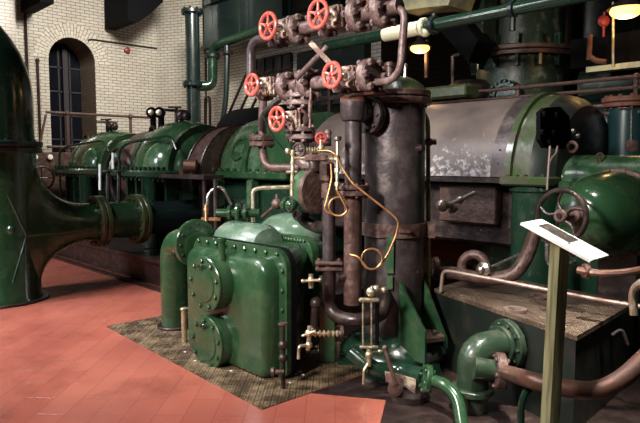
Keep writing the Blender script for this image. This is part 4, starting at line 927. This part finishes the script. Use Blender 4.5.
# struts between rows
mb = MB(); mb.box((at(314,46,d=4.3)+at(331,65,d=4.3))/2, ((at(313,48,d=4.3)-at(330,66,d=4.3)).length+.08,.036,.010), ax=at(330,66,d=4.3)-at(313,48,d=4.3), ay=FW.cross(at(330,66,d=4.3)-at(313,48,d=4.3)))
single('flat_strap', mb, M['worn'], 'rust-stained pale flat strap slanting between the two rows', 'strap')
mb = MB(); mb.cyl(at(296,79,d=4.45), at(327,47,d=4.5), .021, n=12); single('diagonal_rod', mb, M['vbrown'], 'slanting grey rod crossing behind the flat strap', 'rod')
mb = MB(); mb.cyl(at(310,128,d=4.45),at(311,88,d=4.45),.011,n=8); mb.cyl(at(310,118,d=4.45),at(310.5,100,d=4.45),.017,n=10)
single('valve_rod', mb, M['brown'], 'thin upright brown rod right of the flange stack', 'rod')
mb = MB(); mb.lathe(at(346,78,d=4.3)+UZ*.0, UZ, [(0,.11),(.03,.12),(.04,.1)], 24) if False else mb.box((c4.x+.08,YP_+.05,zl-.115),(.22,.12,.03),bev=.01)
single('pipe_saddle', mb, M['rust'], 'rusty saddle plate under the lower right valve', 'bracket')
# =================== SMALL BRASS AND COPPER WORK ===================
dd = 4.2
def a2(px, py, d=dd): return at(px,py,d=d)
mb = MB()
mb.cyl(a2(292,196),a2(293,150),.013,n=10)
for py in (154,163,172,181): mb.lathe(a2(292.7,py)-UZ*.01, UZ, [(0,.018),(.02,.018)], 8)
mb.cyl(a2(286,172),a2(297,172),.010,n=8); mb.cyl(a2(292,158),a2(305,158),.011,n=8); mb.ball(a2(288,151),.022)
single('brass_test_pipe', mb, M['brass'], 'vertical silvery brass pipe with collars left of the governor drum', 'pipe')
t = thing('regulating_valve', 'small brown-wheeled regulating valve with brass spring above the drum', 'valve', a2(310,158))
handwheel(t, a2(299,150), -RT*.5-FW, .045, .009, M['black'], 4)
mb = MB(); 
for k in range(5): mb.lathe(a2(306+k*2.6,150.5), RT, [(0,.012),(.004,.024),(.010,.024),(.014,.012)], 12)
part('spring', mb, M['brass'], t)
mb = MB(); mb.cyl(a2(299,150),a2(330,151),.012,n=10); mb.box(a2(316,158),(.16,.06,.05),ax=RT,ay=FW,bev=.01); part('valve_body', mb, M['brown'], t)
t = thing('needle_valve', 'tiny dark red handwheel valve in front of the upright rod', 'valve', a2(321,150))
handwheel(t, a2(321,138), -FW, .034, .009, M['dred'], 4)
mb = MB(); mb.cyl(a2(321,140),a2(321,152),.012,n=10); mb.ball(a2(321,148),.022); part('stem', mb, M['brass'], t)
mb = MB(); mb.cyl(a2(321,146),a2(328,144,4.3),.012,n=8); mb.cyl(a2(328,134,4.3),a2(328,146,4.3),.025,n=12); mb.ball(a2(328,133,4.3),.028); part('valve_body', mb, M['brown'], t)
t = thing('brass_cock_column', 'upright brass cock column with round cap left of the black pipe', 'valve', a2(337,196))
mb = MB(); mb.cyl(a2(337,190),a2(337.5,140),.0125,n=12); part('stem', mb, M['brass'], t)
mb = MB(); mb.lathe(a2(337.5,141),UZ,[(0,.018),(.01,.03),(.03,.03),(.035,.02)],14); part('cap', mb, M['steel'], t)
for py, r in ((158,.024),(170,.022),(184,.02)):
    mb = MB(); mb.lathe(a2(337,py)-UZ*.014, UZ, [(0,r),(.028,r)], 6); part('union_nut', mb, M['brass'], t)
mb = MB(); mb.cyl(a2(323,159),a2(337,159),.014,n=10); mb.lathe(a2(322,159),RT,[(0,.016),(.04,.022),(.05,.014)],10); part('side_branch', mb, M['brass'], t)
# copper tubes
def looppts(cx, cy, r, a0, a1, d, n=18): return [a2(cx+r*math.cos(a0+(a1-a0)*k/n), cy-r*math.sin(a0+(a1-a0)*k/n), d-.03*k/n) for k in range(n+1)]
def poly(mb, pts, r, n=8):
    mb.tube(pts, r, n, .03, 3)
mb = MB(); poly(mb, [a2(331,164,4.1),a2(332,178,4.1),a2(328,195,4.1),a2(324.5,208,4.1),a2(327,212,4.1)]+looppts(338.5,206.5,9.5,-1.9,-1.9+2*PI*1.25,4.1)[0:]+[a2(342,198,4.07),a2(337,190,4.07)][1:], .0075)
single('copper_tube', mb, M['copper'], 'shorter copper tube with one loop in front of the u-bend pipe head', 'tube')
mb = MB(); poly(mb, [a2(318,151,4.15),a2(330,150.5,4.12),a2(337,156,4.1),a2(343,170,4.1),a2(352,183,4.05),a2(375,201,4.02),a2(393,215,4.0),a2(399,222,4.0),a2(396,236,4.0),a2(387,256,4.0)]+looppts(372,259,10.5,-.75,-.75-2*PI*1.2,4.0)[1:]+[a2(358,256,3.98),a2(350,254.5,4.0)], .0072)
single('copper_tube', mb, M['copper'], 'long copper tube running down the column and ending in a low loop', 'tube')
# cock at (312,282)
t = thing('brass_cock', 'upper brass cock with cross handle beside the casing rear flange', 'valve', a2(312,290,4.25))
mb = MB(); mb.cyl(a2(311,288,4.25),a2(311,274,4.25),.018,n=12); mb.ball(a2(311,280,4.25),.025); part('body', mb, M['brass'], t)
mb = MB(); mb.cyl(a2(303,281,4.2),a2(320,280,4.2),.010,n=8); mb.ball(a2(303,281,4.2),.014); mb.ball(a2(320,280,4.2),.014); part('handle', mb, M['brass'], t)
# row of brass rings and tap
t = thing('brass_tap', 'brass tap with bent spout on a ringed brass pipe beside the column foot', 'tap', a2(308,345,4.15))
mb = MB(); mb.cyl(a2(308,350,4.15),a2(310,326,4.15),.017,n=12); mb.ball(a2(309,333,4.15),.028); mb.ball(a2(309,345,4.15),.026); part('body', mb, M['brass'], t)
mb = MB(); mb.cyl(a2(309,334,4.15),a2(341,333,4.25),.013,n=10)
for k in range(6): mb.lathe(a2(314+k*4.4,333.5,4.17), RT, [(0,.017),(.006,.024),(.014,.024),(.018,.015)], 12)
part('ringed_pipe', mb, M['brass'], t)
mb = MB(); mb.disc(a2(342,332,4.27),RT,.045,.025,16); part('pipe_flange', mb, M['brown'], t)
mb = MB(); mb.tube([a2(310,345,4.15),a2(299,346,4.1),a2(298.5,359,4.1)], .011, 10, .02); part('spout', mb, M['brass'], t)
mb = MB(); mb.cyl(a2(302,336,4.12),a2(315,331,4.12),.008,n=8); part('handle', mb, M['brass'], t)
# sight glass
t = thing('sight_glass', 'brass-framed water gauge with two upright rods in front of the column', 'gauge', a2(370,350,4.15))
dg = 4.15
for px in (363,371.5):
    mb = MB(); mb.cyl(a2(px,345,dg),a2(px,302,dg),.0065,n=8); part('guard_rod', mb, M['brass'], t)
mb = MB(); mb.cyl(a2(377,346,dg+.05),a2(377,303,dg+.05),.015,n=12); part('glass_tube', mb, M['soot'], t)
mb = MB(); mb.box(a2(369,300,dg),(.14,.04,.03),ax=RT,ay=FW,bev=.01); mb.ball(a2(371,292,dg),.034); mb.ball(a2(376,289,dg+.03),.028); mb.cyl(a2(371,292,dg),a2(386,291,4.35),.018,n=12); mb.ball(a2(384,290,dg+.05),.024); mb.cyl(a2(372,296,dg),a2(372,286,dg),.012,n=8); part('top_fitting', mb, M['brass'], t)
mb = MB(); mb.box(a2(369,347,dg),(.13,.03,.018),ax=RT,ay=FW,bev=.005); mb.cyl(a2(369,349,dg),a2(369,366,dg),.018,n=12); mb.ball(a2(369,355,dg),.028); mb.cyl(a2(369,354,dg),a2(384,352,4.3),.014,n=10); mb.ball(a2(380,352,4.25),.02); part('bottom_fitting', mb, M['brass'], t)
mb = MB(); mb.tube([a2(369,362,dg),a2(364,370,dg-.02),a2(363.5,384,dg-.02)], .011, 10, .02); part('spout', mb, M['brass'], t)
# lever
t = thing('hand_lever', 'worn steel hand lever on a round hub at the foot of the column', 'lever', a2(396,392,3.95))
mb = MB(); mb.cyl(a2(385,348,3.95),a2(396,384,3.92),.014,.016,12); mb.ball(a2(385,348,3.95),.02); part('lever_arm', mb, M['brown'], t)
mb = MB(); n2 = (-FW-RT*.25-UZ*.1).normalized(); mb.lathe(a2(396,386,3.98), n2, [(-.06,.045),(0,.05),(.05,.05),(.055,.04),(.06,.02)], 24); part('hub', mb, M['brown'], t)
mb = MB(); mb.prism([a2(385,372,4.0),a2(396,374,4.0),a2(416,380,4.0),a2(415,394,4.0),a2(404,386,4.0),a2(386,382,4.0)], FW*.02); mb.bolt(a2(402,378,3.99), -FW, .015,.015); part('mounting_plate', mb, M['worn'], t)
mb = MB(); q = a2(410,400,4.05); mb.lathe((q.x,q.y,0), UZ, [(0,.13),(.05,.13),(.07,.09),(q.z-.04,.09),(q.z,.12),(q.z+.04,.12)], 24); part('stand', mb, M['dbrown'], t)
# green casting between base and lever, with pipe (430,378)
mb = MB(); mb.tube([at(352,352,d=4.3), at(375,372,d=4.2), at(400,370,d=4.25), at(424,377,d=4.05)], .06, 16, .1); 
single('base_casting_arm', mb, M['dgreen'], 'green cast arm sweeping round the column foot towards the curved green pipe', 'casting')
t = thing('curved_green_pipe', 'smooth green pipe curving down to the bottom edge from a flange', 'pipe', at(466,430,d=3.5))
f0 = at(427,379,d=3.95)
mb = MB(); mb.tube([f0, at(445,384,d=3.8), at(458,398,d=3.72), at(463,430,d=3.62), V((at(463,430,d=3.62).x,at(463,430,d=3.62).y,0))], .040, 18, .12); part('pipe_body', mb, M['green'], t)
mb = MB(); mb.flange(f0, RT-UZ*.2, .095, .04, 6, .014, 30); part('flange', mb, M['green'], t)
# =================== OVERHEAD PIPE (right) ===================
YO = 5.4
def ao(px, py, Y=YO): return at(px,py,Y=Y)
pA, pB = ao(330,45), ao(650,-14); zo = ao(500,12).z
t = thing('overhead_pipe', 'long green pipe crossing the top above the column, with one lit stretch painted cream', 'pipe', (ao(460,20).x,YO,zo-.1))
xA, xB = ao(325,50).x, 1.0
mb = MB(); mb.cyl((xA,YO,zo),(xB,YO,zo),.062,n=20); part('pipe_body', mb, M['dgreen'], t)
mb = MB(); mb.cyl((ao(385,35).x,YO,zo),(ao(420,28).x,YO,zo),.078,n=20); part('cream_lit_section', mb, M['cream'], t)  # lit stretch of pipe painted cream, next collar included; not lagged
mb = MB(); q = V((ao(424,27).x,YO,zo)); mb.flange(q,UX,.10,.05,6); mb.ball(q+UX*.02-UZ*.05,.06); part('cream_lit_collar', mb, M['cream'], t)
mb = MB(); q = V((ao(434,22).x,YO,zo)); mb.flange(q,UX,.10,.06,6); mb.cyl(q,q+UZ*.12,.03,n=8); part('dark_collar', mb, M['teal'], t)
for px in (513,):
    q = V((ao(px,9).x,YO,zo)); mb = MB(); mb.cyl(q-UZ*.2,q+UZ*.35,.03,n=8); mb.disc(q,UX,.085,.05,18); part('hanger', mb, M['teal'], t)
# yellow girder end and grey hopper at top
mb = MB(); y6 = 6.2; mb.prism([at(399,-20,Y=y6),at(400,11,Y=y6),at(420,8,Y=y6),at(448,5,Y=y6),at(456,-20,Y=y6)], (0,.5,0)); single('painted_girder', mb, M['yconc'], 'yellowish painted girder end at the top above the cream-painted lit stretch of pipe', 'girder')
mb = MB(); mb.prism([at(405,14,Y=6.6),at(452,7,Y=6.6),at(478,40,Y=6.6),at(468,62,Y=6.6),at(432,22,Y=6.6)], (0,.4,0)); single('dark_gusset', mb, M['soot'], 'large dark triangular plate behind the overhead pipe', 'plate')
mb = MB(); mb.prism([at(452,-20,Y=6.9),at(456,8,Y=6.9),at(478,42,Y=6.9),at(482,40,Y=6.9),at(486,-20,Y=6.9)], (0,.3,0)); single('grey_casing', mb, M['gconc'], 'mottled grey sloping casing left of the riveted vessel', 'casing')
# =================== VERTICAL VESSEL ===================
vc = at(521,50,Y=7.9); vx, vy = vc.x, vc.y; rv = .60
t = thing('riveted_vessel', 'big dark mottled vertical vessel with rusty bolted flange behind the turbine', 'vessel', (vx,vy,.0))
zf_ = at(520,48,Y=7.3).z
mb = MB(); mb.cyl((vx,vy,0),(vx,vy,zf_),rv,n=48); mb.cyl((vx,vy,zf_),(vx,vy,7.0),rv*.94,n=48); part('shell', mb, M['gconc'], t)
mb = MB(); mb.flange((vx,vy,zf_+.03),UZ,rv+.12,.06,28,.028,48); mb.flange((vx,vy,zf_-.04),UZ,rv+.12,.06,28,.028,48); part('bolted_flange', mb, M['brown'], t)
for k in range(7):
    a = -PI/2-1.3+k*.43; mb = MB(); d_ = V((math.cos(a),math.sin(a),0)); c_ = V((vx,vy,zf_-.13))+d_*(rv+.04); mb.box(c_,(.1,.04,.16),ax=d_,ay=V((-d_.y,d_.x,0))); part('gusset', mb, M['dgreen'], t); mb = MB(); mb.box(c_+UZ*.26,(.1,.04,.16),ax=d_,ay=V((-d_.y,d_.x,0))); part('gusset', mb, M['dgreen'], t)
q = at(505,96,Y=7.25); mb = MB(); mb.lathe(q,-UY,[(-.1,.21),(.04,.21),(.05,.2),(.05,.13),(.02,.12)],36); 
for k in range(18):
    a = 2*PI*k/18; mb.bolt(q+V((.19*math.cos(a),-.05,.19*math.sin(a))),-UY,.022,.03)
part('manhole', mb, M['dgreen'], t)
# secondary dark vessel and columns to the right of it
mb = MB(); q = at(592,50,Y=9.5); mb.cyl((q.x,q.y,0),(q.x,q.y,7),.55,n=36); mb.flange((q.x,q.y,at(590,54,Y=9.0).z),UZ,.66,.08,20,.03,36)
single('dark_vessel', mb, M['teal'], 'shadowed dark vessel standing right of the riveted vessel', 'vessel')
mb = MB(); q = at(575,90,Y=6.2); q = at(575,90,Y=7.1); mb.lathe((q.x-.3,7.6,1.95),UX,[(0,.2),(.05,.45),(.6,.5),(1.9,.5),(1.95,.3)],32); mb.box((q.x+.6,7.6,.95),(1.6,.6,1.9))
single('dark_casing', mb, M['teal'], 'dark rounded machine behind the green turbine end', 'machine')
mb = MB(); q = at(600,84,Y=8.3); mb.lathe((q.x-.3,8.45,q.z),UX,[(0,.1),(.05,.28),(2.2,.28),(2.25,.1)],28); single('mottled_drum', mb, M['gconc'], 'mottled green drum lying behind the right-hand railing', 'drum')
for k, py in enumerate((108,115.5)):
    a, b = at(572,py,Y=5.9), at(640,py-.5,Y=5.9); mb = MB(); mb.cyl(a, V((b.x,b.y,a.z)), .016, n=8)
    single('pink_pipe', mb, M['vbrown'], ('upper','lower')[k]+' of two slim pinkish pipes beside the dark teal column', 'pipe')
q = at(627,125,Y=6.0)
t = thing('teal_column', 'dark teal upright pipe with rusty top flange at right behind shaft housing', 'pipe', (q.x,q.y,1.5))
zc0, zc1 = at(627,156,Y=5.75).z, at(627,102,Y=5.75).z
mb = MB(); mb.cyl((q.x,q.y,1.4),(q.x,q.y,zc1),.17,n=30); part('pipe_body', mb, mat('teal_blue_paint',(.014,.042,.045),.3,coat=.3), t)
mb = MB(); mb.flange((q.x,q.y,zc1+.04),UZ,.225,.05,12,.018,36); mb.flange((q.x,q.y,zc1-.01),UZ,.22,.04,12,.018,36); part('top_flange', mb, M['rust'], t)
mb = MB(); mb.cyl(at(631,142,d=4.8),at(631.5,110,d=4.8),.009,n=8); mb.cyl(at(618,109,d=4.8),at(633,109,d=4.8),.010,n=8); part('rod', mb, M['steel'], t)
mb = MB(); q = at(631,146,d=4.8); mb.lathe(q,-FW,[(-.04,.03),(.0,.05),(.03,.05),(.04,.03)],16); part('knob', mb, M['brown'], t)
# =================== bits between column and turbine ===================
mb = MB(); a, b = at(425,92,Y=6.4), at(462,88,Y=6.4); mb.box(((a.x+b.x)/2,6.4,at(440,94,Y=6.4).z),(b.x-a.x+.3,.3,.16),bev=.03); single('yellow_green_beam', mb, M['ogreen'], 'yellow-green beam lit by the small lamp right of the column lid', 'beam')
mb = MB(); mb.cyl(at(426.5,78,Y=7.4),at(427,40,Y=7.4),.035,n=10); single('lamp_standard', mb, M['brown'], 'orange-lit lamp post behind the column lid', 'post')
mb = MB(); mb.cyl(at(453,88,Y=7.6),at(453,56,Y=7.6),.03,n=8); mb.cyl(at(453,56,Y=7.6),at(460,54,Y=7.6),.025,n=8); single('pale_bracket', mb, M['black'], 'thin pale upright bracket in the dark gap left of the vessel', 'bracket')
mb = MB(); q = at(470,90,Y=7.3); mb.lathe((q.x,7.3,q.z-.3),UZ,[(0,.3),(.35,.3),(.42,.22),(.45,.0)],24); single('pump_head', mb, M['dbrown'], 'dark rounded pump head just left of the manhole', 'pump')
for k,(px0,py0,px1,py1) in enumerate(((300,62,360,44),(330,90,365,90))):
    pass
mb = MB(); mb.box(((at(300,95,Y=7.2).x+at(368,95,Y=7.2).x)/2,7.2,at(330,78,Y=7.2).z),(1.6,.2,1.0),bev=.03); mb.box((at(335,110,Y=7.2).x,7.1,at(335,108,Y=7.2).z),(2.4,.1,.08)); single('dark_machine', mb, M['teal'], 'dark green machine frame seen behind the lower valve row', 'machine')
mb = MB(); mb.box(at(340,97,Y=5.9),(.9,.06,.06)); mb.box(at(330,108,Y=5.9),(.05,.05,.6)); single('pipe_bracket', mb, M['dbrown'], 'small dark bracket left of the black pipe head', 'bracket')
# lit post and beam at far right
mb = MB(); mb.cyl(V((at(614,44,Y=7.0).x,7.0,at(630,66,Y=7.1).z)),at(613,2,Y=7.0),.015,n=8); single('lamp_standard', mb, M['brass'], 'thin gold-lit rod beside the right-hand hanging lamp', 'post')
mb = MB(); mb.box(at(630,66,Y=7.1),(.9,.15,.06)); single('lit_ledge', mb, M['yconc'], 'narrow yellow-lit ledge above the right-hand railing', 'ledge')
mb = MB(); mb.box(at(622,50,Y=7.6),(1.1,.3,.35)); single('dark_box', mb, M['soot'], 'black box under the right-hand lamp', 'box')
mb = MB(); q = at(604,21,Y=7.2); mb.lathe(q,-FW,[(-.05,.05),(.0,.07),(.03,.05),(.04,.0)],14); mb.cyl(q-UZ*.18,q+UZ*.1,.015,n=8); single('red_valve', mb, M['dred'], 'small red fitting glowing left of the right-hand lamp', 'valve')
mb = MB(); mb.cyl(at(589,60,Y=7.0),at(590,35,Y=7.0),.03,n=8); mb.tube([at(589,56,Y=7.0),at(596,61,Y=7.0),at(606,62,Y=7.0)],.03,8,.05); single('rusty_elbow', mb, M['rust'], 'orange-lit small pipe elbow right of the dark vessel', 'pipe')
# =================== LAMPS ===================
def lamp(px, py, Y, r, label, energy):
    q = at(px,py,Y=Y)
    t = thing('pendant_lamp', label, 'lamp', q)
    mb = MB(); mb.lathe(q+UZ*.0, UZ, [(0,r),(.03,r*.9),(.10,r*.35),(.16,r*.25),(.2,.02)], 28, c0=False); part('lamp_shade', mb, M['black'], t)
    mb = MB(); mb.ball(q-UZ*.02, r*.85, (1,1,.5)); part('bulb', mb, M['bulb'], t)
    mb = MB(); mb.cyl(q+UZ*.18, q+UZ*1.6, .01, n=6); part('cord', mb, M['soot'], t)
    l = bpy.data.lights.new('lamp_light','POINT'); l.energy = energy; l.color = (1,.62,.25); l.shadow_soft_size = .08
    o = bpy.data.objects.new('lamp_light', l); C.objects.link(o); o.location = q-UZ*.16
lamp(420,47,7.3,.17,'small glowing orange pendant lamp behind the column lid',7)
lamp(626,9,6.9,.19,'glowing orange pendant lamp in the top right corner',6)
# =================== CAMERA AND LIGHT ===================
cam = bpy.data.cameras.new('camera'); cam.sensor_width = 36; cam.lens = 36*F/640; cam.clip_start = .05
co = bpy.data.objects.new('camera', cam); C.objects.link(co); co.location = (0,0,H)
fwd = FW*math.cos(PIT)-UZ*math.sin(PIT); co.rotation_euler = fwd.to_track_quat('-Z','Y').to_euler()
bpy.context.scene.camera = co
def area(name, loc, target, size, energy, col, spread=180):
    l = bpy.data.lights.new(name,'AREA'); l.energy = energy; l.color = col; l.shape = 'RECTANGLE'; l.size, l.size_y = size; l.spread = math.radians(spread)
    o = bpy.data.objects.new(name,l); C.objects.link(o); o.location = loc; o.rotation_euler = (V(target)-V(loc)).to_track_quat('-Z','Y').to_euler(); return o
area('rooflight_front', (-6.8,-.8,6.3), (-5.6,1.7,0), (1.6,1.6), 235, (.98,.96,1), 95)
area('rooflight_wall', (-8.8,5.3,5.9), (-14.2,6.4,2.8), (1.2,1.0), 230, (1,.95,.84), 120)
area('rooflight_turbine', (-3.2,3.6,7.5), (-3.9,5.3,1.5), (.8,.8), 28, (1,.97,.95), 45)
area('flash_fill', (-2.5,-1.0,3.5), (-3.1,3.1,1.7), (.6,.6), 75, (1,.95,.90), 70)  # added fill near the camera, in place of a flash; no window
area('board_fill_spot', (-.9,2.3,6.8), (-1.5,3.2,1.2), (.5,.5), 20, (1,.96,.88), 20)  # added narrow spot that brightens the sign board; no roof opening
area('window_left', (-8.2,-3.0,4.2), (-7.5,2.4,.9), (1.0,1.6), 110, (.92,.96,1), 80)
w = bpy.data.worlds.new('world'); bpy.context.scene.world = w; w.use_nodes = True
w.node_tree.nodes['Background'].inputs[0].default_value = (.55,.6,.7,1); w.node_tree.nodes['Background'].inputs[1].default_value = .02
vs = bpy.context.scene.view_settings; vs.view_transform = 'Standard'; vs.look = 'None'; vs.gamma = 1; vs.exposure = 0.0; vs.use_curve_mapping = False
# small fittings on the column lid
t = thing('relief_valve', 'small rusty relief valve standing on the domed column lid', 'valve', (CX,CYc,ztop+.15))
mb = MB(); mb.lathe((CX-.02,CYc-.05,ztop+.13), UZ, [(0,.05),(.03,.05),(.035,.028),(.10,.028),(.105,.04),(.13,.04),(.14,.01)], 16); part('body', mb, M['brown'], t)
mb = MB(); q = V((CX-.02,CYc-.05,ztop+.22)); mb.cyl(q, q-RT*.12, .016, n=10); mb.ball(q-RT*.12, .024); part('lever_arm', mb, M['brown'], t)
mb = MB(); q = V((CX-.02,CYc-.05,ztop+.16))+RT*.12; mb.cyl(q-UZ*.04, q+UZ*.08, .012, n=8); mb.ball(q+UZ*.08, .018); part('stud', mb, M['steel'], t)
